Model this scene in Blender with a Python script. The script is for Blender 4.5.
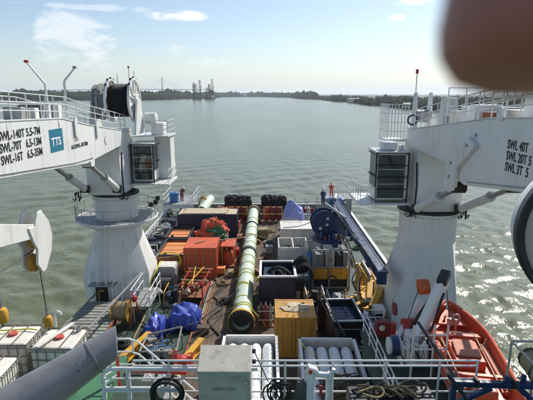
import bpy, bmesh, math, random
import numpy as np
from mathutils import Vector, Matrix

for _o in list(bpy.data.objects):
    bpy.data.objects.remove(_o)
S = bpy.context.scene
COL = S.collection
rnd = random.Random(7)
R = math.radians

# ------------------------------------------------------------------ camera
CAM_H = 14.5                      # metres above the main deck (deck is z = 0, water z = -4)
SEA = -4.0
PITCH = math.atan(106 / 460.8)
cd = bpy.data.cameras.new('camera')
cam = bpy.data.objects.new('camera', cd)
COL.objects.link(cam)
cam.location = (0, 0, CAM_H)
cam.rotation_euler = (math.pi / 2 - PITCH, 0, 0)
cd.sensor_width = 4.8             # a phone camera, real size
cd.lens = 4.15
cd.clip_start = 0.004
cd.clip_end = 60000
cd.dof.use_dof = True
cd.dof.focus_distance = 60.0
cd.dof.aperture_fstop = 2.0
S.camera = cam

# ------------------------------------------------------------------ light
SUN_AZ, SUN_EL = R(36), R(41)     # azimuth clockwise from +Y (aft), elevation
sun_vec = Vector((math.cos(SUN_EL) * math.sin(SUN_AZ), math.cos(SUN_EL) * math.cos(SUN_AZ), math.sin(SUN_EL)))
sl = bpy.data.lights.new('sun', 'SUN')
sl.energy = 4.8
sl.angle = R(0.53)
sl.color = (1.0, 0.95, 0.87)
so = bpy.data.objects.new('sun', sl)
COL.objects.link(so)
so.rotation_euler = sun_vec.to_track_quat('Z', 'Y').to_euler()
so.location = (0, 0, 60)

world = bpy.data.worlds.new('World')
S.world = world
world.use_nodes = True
wn, wl = world.node_tree.nodes, world.node_tree.links
wn.clear()
wo = wn.new('ShaderNodeOutputWorld')
bg = wn.new('ShaderNodeBackground')
bg.inputs['Strength'].default_value = 0.115
sky = wn.new('ShaderNodeTexSky')
sky.sky_type = 'NISHITA'
sky.sun_disc = False
sky.sun_elevation = SUN_EL
sky.sun_rotation = SUN_AZ
sky.altitude = 10
sky.air_density = 1.0
sky.dust_density = 0.6
sky.ozone_density = 2.2


def wnode(t, **kw):
    n = wn.new(t)
    for k, v in kw.items():
        setattr(n, k, v)
    return n


def wmath(op, a, b=None, clamp=False):
    n = wn.new('ShaderNodeMath')
    n.operation = op
    n.use_clamp = clamp
    for i, q in enumerate((a, b)):
        if q is None:
            continue
        if isinstance(q, (int, float)):
            n.inputs[i].default_value = q
        else:
            wl.new(q, n.inputs[i])
    return n.outputs[0]


tc = wnode('ShaderNodeTexCoord')
sep = wnode('ShaderNodeSeparateXYZ')
wl.new(tc.outputs['Generated'], sep.inputs[0])
zc = wmath('ADD', wmath('MAXIMUM', sep.outputs[2], 0.0), 0.09)
cx_ = wmath('DIVIDE', sep.outputs[0], zc)
cy_ = wmath('DIVIDE', sep.outputs[1], zc)
comb = wnode('ShaderNodeCombineXYZ')
wl.new(cx_, comb.inputs[0])
wl.new(cy_, comb.inputs[1])


def wnoise(scale, detail, rough, dist=0.0, off=(0, 0, 0), vec=None, stretch=(1, 1, 1)):
    mp = wnode('ShaderNodeMapping')
    mp.inputs['Location'].default_value = off
    mp.inputs['Scale'].default_value = stretch
    wl.new(vec or comb.outputs[0], mp.inputs[0])
    n = wnode('ShaderNodeTexNoise')
    n.inputs['Scale'].default_value = scale
    n.inputs['Detail'].default_value = min(detail, 4)
    n.inputs['Roughness'].default_value = rough
    n.inputs['Distortion'].default_value = dist
    wl.new(mp.outputs[0], n.inputs['Vector'])
    return n.outputs[0]


def wramp(x, lo, hi):
    n = wnode('ShaderNodeMapRange')
    n.interpolation_type = 'SMOOTHSTEP'
    n.inputs[1].default_value = lo
    n.inputs[2].default_value = hi
    wl.new(x, n.inputs[0])
    return n.outputs[0]


# soft high haze veil everywhere + fluffy clouds where fair-weather cumulus stand
veil = wramp(wnoise(0.55, 5, 0.55, 0.6, (3.1, 1.7, 0)), 0.42, 0.85)
fluff = wnoise(11.0, 7, 0.66, 0.5, (0.4, 2.3, 1.1), vec=tc.outputs['Generated'], stretch=(1, 1, 2.4))


def cloud_patch(az, el, sx, sz, lo=0.44, hi=0.66):
    """a cumulus bank round one direction of the sky (azimuth from +Y, elevation, angular half-sizes)"""
    d = Vector((math.cos(el) * math.sin(az), math.cos(el) * math.cos(az), math.sin(el)))
    rt = Vector((math.cos(az), -math.sin(az), 0))
    dx = wnode('ShaderNodeVectorMath', operation='DOT_PRODUCT')
    wl.new(tc.outputs['Generated'], dx.inputs[0])
    dx.inputs[1].default_value = rt
    ex = wmath('DIVIDE', dx.outputs['Value'], math.sin(sx))
    ez = wmath('DIVIDE', wmath('SUBTRACT', sep.outputs[2], math.sin(el)), math.sin(sz))
    dd = wmath('ADD', wmath('MULTIPLY', ex, ex), wmath('MULTIPLY', ez, ez))
    fr = wnode('ShaderNodeVectorMath', operation='DOT_PRODUCT')
    wl.new(tc.outputs['Generated'], fr.inputs[0])
    fr.inputs[1].default_value = d
    front = wramp(fr.outputs['Value'], 0.3, 0.6)
    body = wmath('SUBTRACT', 1.0, wmath('MULTIPLY', dd, 0.6))
    m = wmath('ADD', wmath('MULTIPLY', body, 0.42), wmath('SUBTRACT', fluff, 0.30))
    return wmath('MULTIPLY', wramp(m, lo, hi), front)


patches = [(-9.2, 8.7, 5.4, .75, 0.9), (-22.0, 5.2, 5.0, 4.0, 0.55), (-10.3, 5.0, 2.0, .9, 0.45), (-20.0, 9.2, 9.0, .45, 0.4), (-6.0, 3.6, 4.5, .7, 0.3), (16.6, 9.9, 3.2, .6, 0.9), (14.9, 8.3, 1.3, .55, 0.85),
           (-78, 13, 11, 3, 0.8), (110, 13, 13, 3, 0.7), (-165, 12, 14, 3, 0.8)]
cm = None
for az, el, sx, sz, op in patches:
    q = wmath('MULTIPLY', cloud_patch(R(az), R(el), R(sx), R(sz)), op)
    cm = q if cm is None else wmath('MAXIMUM', cm, q)
mx = wnode('ShaderNodeMix', data_type='RGBA')
hazy = wmath('POWER', wmath('SUBTRACT', 1.0, wmath('MAXIMUM', sep.outputs[2], 0.0), True), 16.0)      # summer haze, thickest along the whole horizon
wl.new(wmath('ADD', wmath('MULTIPLY', veil, 0.08), wmath('MULTIPLY', hazy, 0.78), True), mx.inputs[0])
wl.new(sky.outputs[0], mx.inputs[6])
mx.inputs[7].default_value = (5.15, 5.8, 6.4, 1)
mx2 = wnode('ShaderNodeMix', data_type='RGBA')
wl.new(cm, mx2.inputs[0])
wl.new(mx.outputs[2], mx2.inputs[6])
mx2.inputs[7].default_value = (8.6, 8.7, 8.8, 1)
wl.new(mx2.outputs[2], bg.inputs[0])
wl.new(bg.outputs[0], wo.inputs[0])

S.view_settings.view_transform = 'Standard'
S.view_settings.look = 'None'
S.view_settings.exposure = 0.15
S.view_settings.gamma = 1.0
S.view_settings.use_curve_mapping = False
S.render.engine = 'CYCLES'
S.cycles.max_bounces = 4
world.cycles.sampling_method = 'MANUAL'
world.cycles.sample_map_resolution = 256
S.cycles.volume_bounces = 1


# ------------------------------------------------------------------ materials
def new_mat(name):
    m = bpy.data.materials.new(name)
    m.use_nodes = True
    nt = m.node_tree
    return m, nt.nodes, nt.links, nt.nodes['Principled BSDF']


def mat(name, col, rough=0.5, metal=0.0, var=0.18, scale=1.6, dirt=0.0, dirtcol=(0.09, 0.06, 0.04),
        bump=0.0, bscale=20.0, streak=False, rust=0.0, spec=0.5):
    """paint / rubber / cloth with mottling, dirt and rust spots that belong to the surface"""
    m, n, l, p = new_mat(name)
    tcn = n.new('ShaderNodeTexCoord')
    oi = n.new('ShaderNodeObjectInfo')
    mp = n.new('ShaderNodeVectorMath')
    mp.operation = 'MULTIPLY_ADD'
    l.new(tcn.outputs['Object'], mp.inputs[0])
    mp.inputs[1].default_value = (1, 1, 0.16 if streak else 1)
    sc = n.new('ShaderNodeVectorMath')
    sc.operation = 'SCALE'
    sc.inputs[0].default_value = (37, 19, 53)
    l.new(oi.outputs['Random'], sc.inputs['Scale'])
    l.new(sc.outputs[0], mp.inputs[2])

    def noise(s, d=3, r=0.6):
        q = n.new('ShaderNodeTexNoise')
        q.inputs['Scale'].default_value = s
        q.inputs['Detail'].default_value = d
        q.inputs['Roughness'].default_value = r
        l.new(mp.outputs[0], q.inputs['Vector'])
        return q.outputs[0]

    def ramp(x, a, b, lo=0.0, hi=1.0):
        q = n.new('ShaderNodeMapRange')
        for i, v in enumerate((a, b, lo, hi)):
            q.inputs[i + 1].default_value = v
        l.new(x, q.inputs[0])
        return q.outputs[0]

    def mix(f, a, b):
        q = n.new('ShaderNodeMix')
        q.data_type = 'RGBA'
        l.new(f, q.inputs[0])
        for i, v in ((6, a), (7, b)):
            if isinstance(v, tuple):
                q.inputs[i].default_value = (*v, 1)
            else:
                l.new(v, q.inputs[i])
        return q.outputs[2]
    c = mix(ramp(noise(scale), 0.3, 0.7), tuple(max(0, k * (1 - var)) for k in col), tuple(min(0.95, k * (1 + var)) for k in col))
    if dirt:
        c = mix(ramp(noise(scale * 2.7, 5, 0.7), 0.62 - 0.25 * dirt, 0.85 - 0.15 * dirt, 0, 0.85), c, dirtcol)
    if rust:
        c = mix(ramp(noise(scale * 4.2, 4, 0.75), 0.70 - 0.14 * rust, 0.76 - 0.1 * rust), c, (0.13, 0.045, 0.018))
    l.new(c, p.inputs['Base Color'])
    l.new(ramp(noise(scale * 3, 2), 0.3, 0.7, max(0.03, rough - 0.1), min(1, rough + 0.12)), p.inputs['Roughness'])
    p.inputs['Metallic'].default_value = metal
    p.inputs['Specular IOR Level'].default_value = spec
    if bump:
        b = n.new('ShaderNodeBump')
        b.inputs['Strength'].default_value = bump
        b.inputs['Distance'].default_value = 0.02
        l.new(noise(bscale, 4), b.inputs['Height'])
        l.new(b.outputs[0], p.inputs['Normal'])
    return m


M = dict(
    white=mat('white_crane_paint', (0.74, 0.74, 0.71), 0.42, var=0.08, scale=0.55, dirt=0.36, dirtcol=(0.46, 0.42, 0.34), streak=True, rust=0.24),
    white2=mat('white_rail_paint', (0.72, 0.72, 0.70), 0.45, var=0.08, scale=2.5, dirt=0.35, dirtcol=(0.42, 0.36, 0.28), rust=0.25),
    cylwhite=mat('white_gas_tube_paint', (0.76, 0.76, 0.75), 0.4, var=0.06, scale=1.2, dirt=0.25, dirtcol=(0.46, 0.42, 0.36)),
    cream=mat('cream_container_paint', (0.66, 0.64, 0.58), 0.5, var=0.1, scale=1.0, dirt=0.4, dirtcol=(0.3, 0.24, 0.17), streak=True, rust=0.3),
    black=mat('black_steel', (0.018, 0.018, 0.02), 0.5, var=0.3, dirt=0.4, dirtcol=(0.06, 0.05, 0.04)),
    rubber=mat('black_rubber', (0.014, 0.014, 0.015), 0.75, var=0.3, scale=3, dirt=0.3, dirtcol=(0.05, 0.045, 0.04), bump=0.4),
    navy=mat('navy_paint', (0.013, 0.038, 0.11), 0.38, var=0.25, scale=0.9, dirt=0.3, dirtcol=(0.05, 0.05, 0.055)),
    navy2=mat('navy_container_paint', (0.016, 0.022, 0.05), 0.5, var=0.25, scale=0.9, dirt=0.35, dirtcol=(0.06, 0.05, 0.04), rust=0.3),
    ltblue=mat('blue_paint', (0.06, 0.19, 0.42), 0.45, var=0.2),
    orange=mat('orange_container_paint', (0.56, 0.10, 0.028), 0.5, var=0.14, scale=0.8, dirt=0.35, dirtcol=(0.28, 0.08, 0.04), streak=True, rust=0.15),
    orangelid=mat('orange_cover', (0.70, 0.25, 0.075), 0.6, var=0.1, scale=0.7, dirt=0.3, dirtcol=(0.40, 0.17, 0.08)),
    rusty=mat('rust_brown_paint', (0.26, 0.085, 0.035), 0.7, var=0.3, dirt=0.5, rust=0.4),
    boat=mat('rescue_boat_red', (0.60, 0.11, 0.045), 0.42, var=0.12, scale=0.9, dirt=0.35, dirtcol=(0.36, 0.11, 0.07)),
    boatlight=mat('faded_canvas', (0.56, 0.22, 0.14), 0.7, var=0.15, scale=2.5, dirt=0.3, dirtcol=(0.4, 0.2, 0.14), bump=0.3, bscale=9),
    red=mat('red_paint', (0.42, 0.03, 0.025), 0.45, var=0.2, dirt=0.3),
    maroon=mat('maroon_plastic', (0.19, 0.018, 0.022), 0.55, var=0.3, dirt=0.3),
    yellow=mat('yellow_paint', (0.62, 0.33, 0.03), 0.5, var=0.15, dirt=0.45, dirtcol=(0.2, 0.11, 0.03), rust=0.3),
    yellowc=mat('ochre_container_paint', (0.50, 0.25, 0.035), 0.55, var=0.16, scale=0.9, dirt=0.5, dirtcol=(0.22, 0.11, 0.03), streak=True, rust=0.4),
    sling=mat('yellow_webbing', (0.66, 0.60, 0.06), 0.8, var=0.2),
    rope=mat('tan_rope', (0.34, 0.25, 0.13), 0.9, var=0.3, scale=8),
    pipe=mat('pale_green_pipe_coating', (0.52, 0.62, 0.50), 0.5, var=0.10, scale=0.8, dirt=0.4, dirtcol=(0.34, 0.36, 0.26), rust=0.1),
    grey=mat('grey_paint', (0.30, 0.30, 0.29), 0.5, var=0.15, dirt=0.4),
    greybox=mat('grey_locker_paint', (0.46, 0.43, 0.36), 0.5, var=0.1, scale=2.0, dirt=0.45, dirtcol=(0.22, 0.20, 0.16)),
    dkgrey=mat('dark_grey_tube_paint', (0.21, 0.21, 0.215), 0.42, var=0.16, scale=4, dirt=0.45, dirtcol=(0.10, 0.095, 0.09), rust=0.25),
    steel=mat('bare_steel', (0.42, 0.41, 0.39), 0.42, 0.7, var=0.2, dirt=0.3),
    wire=mat('wire_rope', (0.10, 0.095, 0.09), 0.6, 0.4, var=0.3),
    deckgreen=mat('green_deck_paint', (0.026, 0.058, 0.036), 0.6, var=0.35, scale=0.6, dirt=0.75, dirtcol=(0.055, 0.045, 0.035), rust=0.45),
    deckgreen2=mat('bright_green_deck_paint', (0.045, 0.17, 0.085), 0.6, var=0.2, scale=0.7, dirt=0.4, dirtcol=(0.07, 0.08, 0.05)),
    wood=mat('deck_timber', (0.125, 0.085, 0.055), 0.85, var=0.4, scale=1.1, dirt=0.7, dirtcol=(0.06, 0.045, 0.035), bump=0.4),
    timber=mat('pale_timber', (0.52, 0.42, 0.29), 0.85, var=0.2, scale=3, dirt=0.4, dirtcol=(0.3, 0.22, 0.14)),
    plankgrey=mat('weathered_plate', (0.27, 0.28, 0.24), 0.7, var=0.2, scale=2, dirt=0.5, dirtcol=(0.13, 0.11, 0.085), rust=0.4),
    tarp=mat('blue_tarpaulin', (0.03, 0.06, 0.34), 0.42, var=0.2, scale=3, bump=0.35, bscale=6),
    tarp2=mat('lavender_tarpaulin', (0.22, 0.26, 0.55), 0.5, var=0.15, scale=2, bump=0.3, bscale=4),
    net=mat('orange_netting', (0.62, 0.11, 0.06), 0.85, var=0.35, scale=6, bump=0.9, bscale=10),
    netg=mat('green_netting', (0.05, 0.16, 0.08), 0.85, var=0.4, scale=6, bump=0.9, bscale=10),
    brownnet=mat('brown_netting', (0.10, 0.075, 0.05), 0.9, var=0.5, scale=8, bump=0.9, bscale=14),
    ibc=mat('cloudy_white_plastic', (0.72, 0.69, 0.60), 0.45, var=0.06, scale=1.4, dirt=0.35, dirtcol=(0.50, 0.43, 0.30)),
    cage=mat('galvanised_cage', (0.20, 0.175, 0.15), 0.55, 0.35, var=0.2, rust=0.5, scale=4),
    cap=mat('red_screw_cap', (0.50, 0.09, 0.06), 0.5, var=0.2),
    teal=mat('teal_logo_paint', (0.0, 0.16, 0.25), 0.45, var=0.05),
    text=mat('black_lettering', (0.02, 0.02, 0.022), 0.6, var=0.2, scale=6),
    textw=mat('white_lettering', (0.8, 0.8, 0.8), 0.5, var=0.03),
    olive=mat('olive_canister', (0.28, 0.22, 0.11), 0.5, var=0.15),
    skin=mat('skin', (0.40, 0.15, 0.11), 0.5, var=0.15, scale=90),
    glassgrey=mat('frosted_lens', (0.50, 0.48, 0.40), 0.25, var=0.08, scale=4),
)


def glass_dark():
    m, n, l, p = new_mat('tinted_glass')
    p.inputs['Base Color'].default_value = (0.02, 0.035, 0.035, 1)
    p.inputs['Roughness'].default_value = 0.05
    p.inputs['Specular IOR Level'].default_value = 0.8
    return m


M['glass'] = glass_dark()


# ------------------------------------------------------------------ mesh helpers
def basis(d):
    d = Vector(d).normalized()
    a = Vector((0, 0, 1)) if abs(d.z) < 0.9 else Vector((1, 0, 0))
    x = d.cross(a).normalized()
    y = d.cross(x).normalized()
    return x, y


class MB:
    def __init__(self):
        self.v, self.f = [], []

    def add(self, vs, fs):
        o = len(self.v)
        self.v += [tuple(q) for q in vs]
        self.f += [tuple(i + o for i in q) for q in fs]
        return self

    def box(self, c, s, rz=0.0, rx=0.0, ry=0.0):
        m = Matrix.Rotation(rz, 3, 'Z') @ Matrix.Rotation(ry, 3, 'Y') @ Matrix.Rotation(rx, 3, 'X')
        c = Vector(c)
        vs = [c + m @ Vector((sx * s[0] / 2, sy * s[1] / 2, sz * s[2] / 2)) for sx in (-1, 1) for sy in (-1, 1) for sz in (-1, 1)]
        return self.add(vs, [(0, 1, 3, 2), (4, 6, 7, 5), (0, 4, 5, 1), (2, 3, 7, 6), (0, 2, 6, 4), (1, 5, 7, 3)])

    def bx(self, x0, x1, y0, y1, z0, z1):
        return self.box(((x0 + x1) / 2, (y0 + y1) / 2, (z0 + z1) / 2), (abs(x1 - x0), abs(y1 - y0), abs(z1 - z0)))

    def bar(self, p0, p1, w, h):
        p0, p1 = Vector(p0), Vector(p1)
        d = (p1 - p0).normalized()
        x = d.cross(Vector((0, 0, 1)))
        x = Vector((1, 0, 0)) if x.length < 1e-4 else x.normalized()
        y = x.cross(d)
        vs = [p + x * a * w / 2 + y * b * h / 2 for p in (p0, p1) for a, b in ((-1, -1), (1, -1), (1, 1), (-1, 1))]
        return self.add(vs, [(3, 2, 1, 0), (4, 5, 6, 7), (0, 1, 5, 4), (1, 2, 6, 5), (2, 3, 7, 6), (3, 0, 4, 7)])

    def cyl(self, p0, p1, r0, r1=None, n=12, cap=True):
        r1 = r0 if r1 is None else r1
        p0, p1 = Vector(p0), Vector(p1)
        x, y = basis(p1 - p0)
        vs = []
        for p, r in ((p0, r0), (p1, r1)):
            vs += [p + (x * math.cos(2 * math.pi * i / n) + y * math.sin(2 * math.pi * i / n)) * r for i in range(n)]
        fs = [(i, (i + 1) % n, n + (i + 1) % n, n + i) for i in range(n)]
        if cap:
            fs += [tuple(range(n))[::-1], tuple(range(n, 2 * n))]
        return self.add(vs, fs)

    def lathe(self, prof, p0, d, n=24, close=False):
        p0, d = Vector(p0), Vector(d).normalized()
        x, y = basis(d)
        vs, fs = [], []
        k = len(prof)
        for r, t in prof:
            vs += [p0 + d * t + (x * math.cos(2 * math.pi * i / n) + y * math.sin(2 * math.pi * i / n)) * max(r, 1e-4) for i in range(n)]
        for j in range(k if close else k - 1):
            a, b = j * n, ((j + 1) % k) * n
            fs += [(a + i, a + (i + 1) % n, b + (i + 1) % n, b + i) for i in range(n)]
        return self.add(vs, fs)

    def tube(self, pts, r, n=6, closed=False):
        pts = [Vector(p) for p in pts]
        k = len(pts)
        vs, fs = [], []
        x = None
        for i, p in enumerate(pts):
            a = pts[(i - 1) % k] if (closed or i > 0) else p
            b = pts[(i + 1) % k] if (closed or i < k - 1) else p
            d = (b - a).normalized()
            if x is None:
                x, y = basis(d)
            x = (x - d * x.dot(d)).normalized()
            y = d.cross(x)
            rr = r[i] if isinstance(r, (list, tuple)) else r
            vs += [p + (x * math.cos(2 * math.pi * j / n) + y * math.sin(2 * math.pi * j / n)) * rr for j in range(n)]
        for i in range(k if closed else k - 1):
            a, b = i * n, ((i + 1) % k) * n
            fs += [(a + j, a + (j + 1) % n, b + (j + 1) % n, b + j) for j in range(n)]
        if not closed:
            fs += [tuple(range(n))[::-1], tuple(range((k - 1) * n, k * n))]
        return self.add(vs, fs)

    def prism(self, pts, vec):
        pts = [Vector(p) for p in pts]
        v = Vector(vec)
        k = len(pts)
        return self.add(pts + [p + v for p in pts], [tuple(range(k))[::-1], tuple(range(k, 2 * k))] + [(i, (i + 1) % k, k + (i + 1) % k, k + i) for i in range(k)])

    def blob(self, c, r, seed=0, nu=14, nv=8, amp=0.2, floor=None, freq=2.0):
        q = random.Random(seed)
        ph = [(q.uniform(0, 6.28), q.uniform(0.7, 1.6) * freq, q.uniform(0, 6.28), q.uniform(0.7, 1.6) * freq) for _ in range(5)]
        vs, fs = [], []
        for j in range(nv + 1):
            th = math.pi * j / nv
            for i in range(nu):
                a = 2 * math.pi * i / nu
                d = Vector((math.sin(th) * math.cos(a), math.sin(th) * math.sin(a), math.cos(th)))
                k = 1 + amp * sum(math.sin(p + f * 2 * d.x + g) * math.sin(g + h * 2 * (d.y + d.z)) for p, f, g, h in ph) / 2 + amp * 0.5 * q.uniform(-1, 1) * math.sin(th)
                z = c[2] + d.z * r[2] * k
                if floor is not None:
                    z = max(z, floor)
                vs.append((c[0] + d.x * r[0] * k, c[1] + d.y * r[1] * k, z))
        for j in range(nv):
            fs += [(j * nu + i, (j + 1) * nu + i, (j + 1) * nu + (i + 1) % nu, j * nu + (i + 1) % nu) for i in range(nu)]
        return self.add(vs, fs)

    def mesh(self, name, smooth=38):
        me = bpy.data.meshes.new(name)
        me.from_pydata(self.v, [], self.f)
        b = bmesh.new()
        b.from_mesh(me)
        bmesh.ops.recalc_face_normals(b, faces=b.faces)
        b.to_mesh(me)
        b.free()
        if smooth:
            me.shade_smooth()
            me.set_sharp_from_angle(angle=R(smooth))
        return me

    def build(self, name, m, parent=None, loc=None, bevel=0.0, smooth=38, label=None):
        o = bpy.data.objects.new(name, self.mesh(name, smooth))
        o.data.materials.append(M[m] if isinstance(m, str) else m)
        COL.objects.link(o)
        if parent is not None:
            o.parent = parent
        if loc is not None:
            o.location = loc
        if bevel:
            b = o.modifiers.new('bevel', 'BEVEL')
            b.width = bevel
            b.segments = 2
            b.limit_method = 'ANGLE'
        if label:
            o['label'] = label
        return o


def tag(o, label=None, cat=None, group=None, kind=None):
    for k, v in (('label', label), ('category', cat), ('group', group), ('kind', kind)):
        if v:
            o[k] = v
    return o


def thing(name, label, cat, loc=(0, 0, 0), rz=0.0, group=None):
    o = bpy.data.objects.new(name, None)
    COL.objects.link(o)
    o.empty_display_size = 0.2
    o.location = loc
    o.rotation_euler = (0, 0, rz)
    return tag(o, label, cat, group)


def copy_part(o, loc, parent, rz=None):
    c = o.copy()
    COL.objects.link(c)
    c.parent = parent
    c.location = loc
    if rz is not None:
        c.rotation_euler = (0, 0, rz)
    return c


def copy_tree(o, parent=None):
    c = o.copy()
    COL.objects.link(c)
    c.parent = parent
    for ch in list(o.children):
        copy_tree(ch, c)
    return c


def arc(c, r, a0, a1, n, plane='xz'):
    out = []
    for i in range(n + 1):
        a = a0 + (a1 - a0) * i / n
        u, v = r * math.cos(a), r * math.sin(a)
        out.append({'xz': (c[0] + u, c[1], c[2] + v), 'yz': (c[0], c[1] + u, c[2] + v), 'xy': (c[0] + u, c[1] + v, c[2])}[plane])
    return out


def wobble(p0, p1, n=8, sag=0.0, amp=0.0, seed=0):
    q = random.Random(seed)
    p0, p1 = Vector(p0), Vector(p1)
    out = []
    n = max(n, 12) if amp else n
    F = [q.uniform(4, 10) if k % 2 == 0 else q.uniform(0, 6.3) for k in range(6)]
    for i in range(n + 1):
        t = i / n
        p = p0.lerp(p1, t)
        p.z -= sag * 4 * t * (1 - t)
        w = amp * 1.6 * min(1, 4 * t, 4 * (1 - t))
        if amp:
            p += Vector((w * math.sin(F[0] * t + F[1]), w * math.sin(F[2] * t + F[3]), w * .4 * math.sin(F[4] * t + F[5])))
        out.append(p)
    return out


def rail_parts(parent, path, heights, post_r=0.022, rail_r=0.02, step=1.3, m='white2', closed=False, n=6):
    """posts and rails as single parts along a path (local coordinates of the parent)"""
    path = [Vector(p) for p in path]
    segs = list(zip(path, path[1:] + ([path[0]] if closed else [])))[:len(path) if closed else len(path) - 1]
    top = max(heights)
    pm = MB().cyl((0, 0, 0), (0, 0, top), post_r, n=n).build('post', m, parent)
    first = True
    for k, (a, b) in enumerate(segs):
        L = (b - a).length
        c = max(1, int(round(L / step)))
        for i in range(c + (1 if (k == len(segs) - 1 and not closed) else 0)):
            p = a.lerp(b, i / c)
            if first:
                pm.location = p
                first = False
            else:
                copy_part(pm, p, parent)
    for h in heights:
        pts = [p + Vector((0, 0, h)) for p in path]
        MB().tube(pts, rail_r, n=n, closed=closed).build('rail', m, parent)


def text_part(body, size, parent, loc, rot, m='text', sx=1.0, name='lettering', extrude=0.004):
    cu = bpy.data.curves.new(name, 'FONT')
    cu.body = body
    cu.size = size
    cu.extrude = extrude
    cu.offset = size * 0.022
    t = bpy.data.objects.new(name, cu)
    COL.objects.link(t)
    dg = bpy.context.evaluated_depsgraph_get()
    me = bpy.data.meshes.new_from_object(t.evaluated_get(dg))
    bpy.data.objects.remove(t)
    bpy.data.curves.remove(cu)
    o = bpy.data.objects.new(name, me)
    me.materials.clear()
    me.materials.append(M[m])
    COL.objects.link(o)
    o.parent = parent
    o.location = loc
    o.rotation_euler = rot
    o.scale = (sx, 1, 1)
    return o


# ------------------------------------------------------------------ water
def make_sea():
    ang = np.concatenate([np.linspace(-48, 48, 560), np.linspace(48, 312, 90)[1:-1]]) * math.pi / 180
    ratio = lambda r: 1.0065 + 0.011 * min(1, max(0, (math.log(r) - math.log(70)) / 3.2)) + (0.01 if r < 16 else 0)
    rr = [6.0]
    while rr[-1] < 26000:
        rr.append(rr[-1] * ratio(rr[-1]) + 0.005)
    rr = np.array(rr)
    A, Rr = np.meshgrid(ang, rr)
    X, Y = Rr * np.sin(A), Rr * np.cos(A)
    g = np.random.RandomState(4)
    wx = X + 3.0 * np.sin(0.035 * Y + 0.02 * X + 1) + 1.3 * np.sin(0.11 * X - 0.06 * Y)
    wy = Y + 3.0 * np.sin(0.031 * X - 0.024 * Y + 2) + 1.3 * np.sin(0.09 * Y + 0.07 * X)
    Z = np.zeros_like(X)
    for i in range(34):
        wlen = 0.8 * (1.125 ** (i % 17)) * g.uniform(0.85, 1.15)
        th = R(205) + g.normal(0, 0.95)
        k = 2 * math.pi / wlen
        spacing = Rr * (0.0065 + 0.011 * np.clip((np.log(Rr) - math.log(70)) / 3.2, 0, 1))
        fade = np.clip(wlen / (spacing * 4.5) - 0.5, 0, 1)
        ph = k * (wx * math.cos(th) + wy * math.sin(th)) + g.uniform(0, 6.28)
        Z += fade * 0.0062 * wlen ** 0.9 * (np.sin(ph) + 0.25 * np.sin(2 * ph + 0.6))
    na, nr = len(ang), len(rr)
    V = np.stack([X, Y, Z + SEA], -1).reshape(-1, 3)
    V = np.concatenate([V, [[0, 0, SEA]]])
    i = np.arange(nr - 1)[:, None] * na + np.arange(na)[None, :]
    j = np.arange(nr - 1)[:, None] * na + (np.arange(na)[None, :] + 1) % na
    F = np.stack([i, i + na, j + na, j], -1).reshape(-1, 4)
    c = len(V) - 1
    faces = F.tolist() + [(c, q, (q + 1) % na) for q in range(na)]
    me = bpy.data.meshes.new('sea')
    me.from_pydata(V.tolist(), [], faces)
    me.shade_smooth()
    m, n, l, p = new_mat('river_water')
    tcn = n.new('ShaderNodeTexCoord')

    def noise(s, d=3, r=0.55, st=(1, 1, 1), dist=0.0):
        mp = n.new('ShaderNodeMapping')
        mp.inputs['Scale'].default_value = st
        mp.inputs['Rotation'].default_value = (0, 0, R(25))
        l.new(tcn.outputs['Object'], mp.inputs[0])
        q = n.new('ShaderNodeTexNoise')
        q.inputs['Scale'].default_value = s
        q.inputs['Detail'].default_value = d
        q.inputs['Roughness'].default_value = r
        q.inputs['Distortion'].default_value = dist
        l.new(mp.outputs[0], q.inputs['Vector'])
        return q.outputs[0]
    # silt-laden water: large pale and dark patches of sediment
    mr = n.new('ShaderNodeMapRange')
    mr.inputs[1].default_value, mr.inputs[2].default_value = 0.35, 0.68
    l.new(noise(0.02, 4, 0.6, (1, 0.45, 1), 0.6), mr.inputs[0])
    mxn = n.new('ShaderNodeMix')
    mxn.data_type = 'RGBA'
    l.new(mr.outputs[0], mxn.inputs[0])
    mxn.inputs[6].default_value = (0.112, 0.121, 0.060, 1)
    mxn.inputs[7].default_value = (0.140, 0.150, 0.080, 1)
    l.new(mxn.outputs[2], p.inputs['Base Color'])
    p.inputs['Roughness'].default_value = 0.2
    p.inputs['IOR'].default_value = 1.33
    # wind lanes: ruffled and calmer stretches of water
    wl_ = n.new('ShaderNodeMapRange')
    for i_, v_ in enumerate((0.36, 0.64, 0.35, 1.0)):
        wl_.inputs[i_ + 1].default_value = v_
    l.new(noise(0.016, 3, 0.6, (1, 0.28, 1), 1.0), wl_.inputs[0])
    prev = None
    for s, d, dist, strength, st in ((0.10, 3, 1.3, 0.4, (1, 0.45, 1)), (0.45, 3, 0.42, 0.8, (1, 0.7, 1)), (1.8, 3, 0.13, 0.9, (1, 0.75, 1))):
        b = n.new('ShaderNodeBump')
        mu = n.new('ShaderNodeMath')
        mu.operation = 'MULTIPLY'
        mu.inputs[1].default_value = strength
        l.new(wl_.outputs[0], mu.inputs[0])
        l.new(mu.outputs[0], b.inputs['Strength'])
        b.inputs['Distance'].default_value = dist
        l.new(noise(s, d, 0.6, st, 0.5), b.inputs['Height'])
        if prev:
            l.new(prev, b.inputs['Normal'])
        prev = b.outputs[0]
    l.new(prev, p.inputs['Normal'])
    me.materials.append(m)
    o = bpy.data.objects.new('sea', me)
    COL.objects.link(o)
    tag(o, 'choppy grey green river water around the ship', None, None, 'structure')


make_sea()


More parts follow.
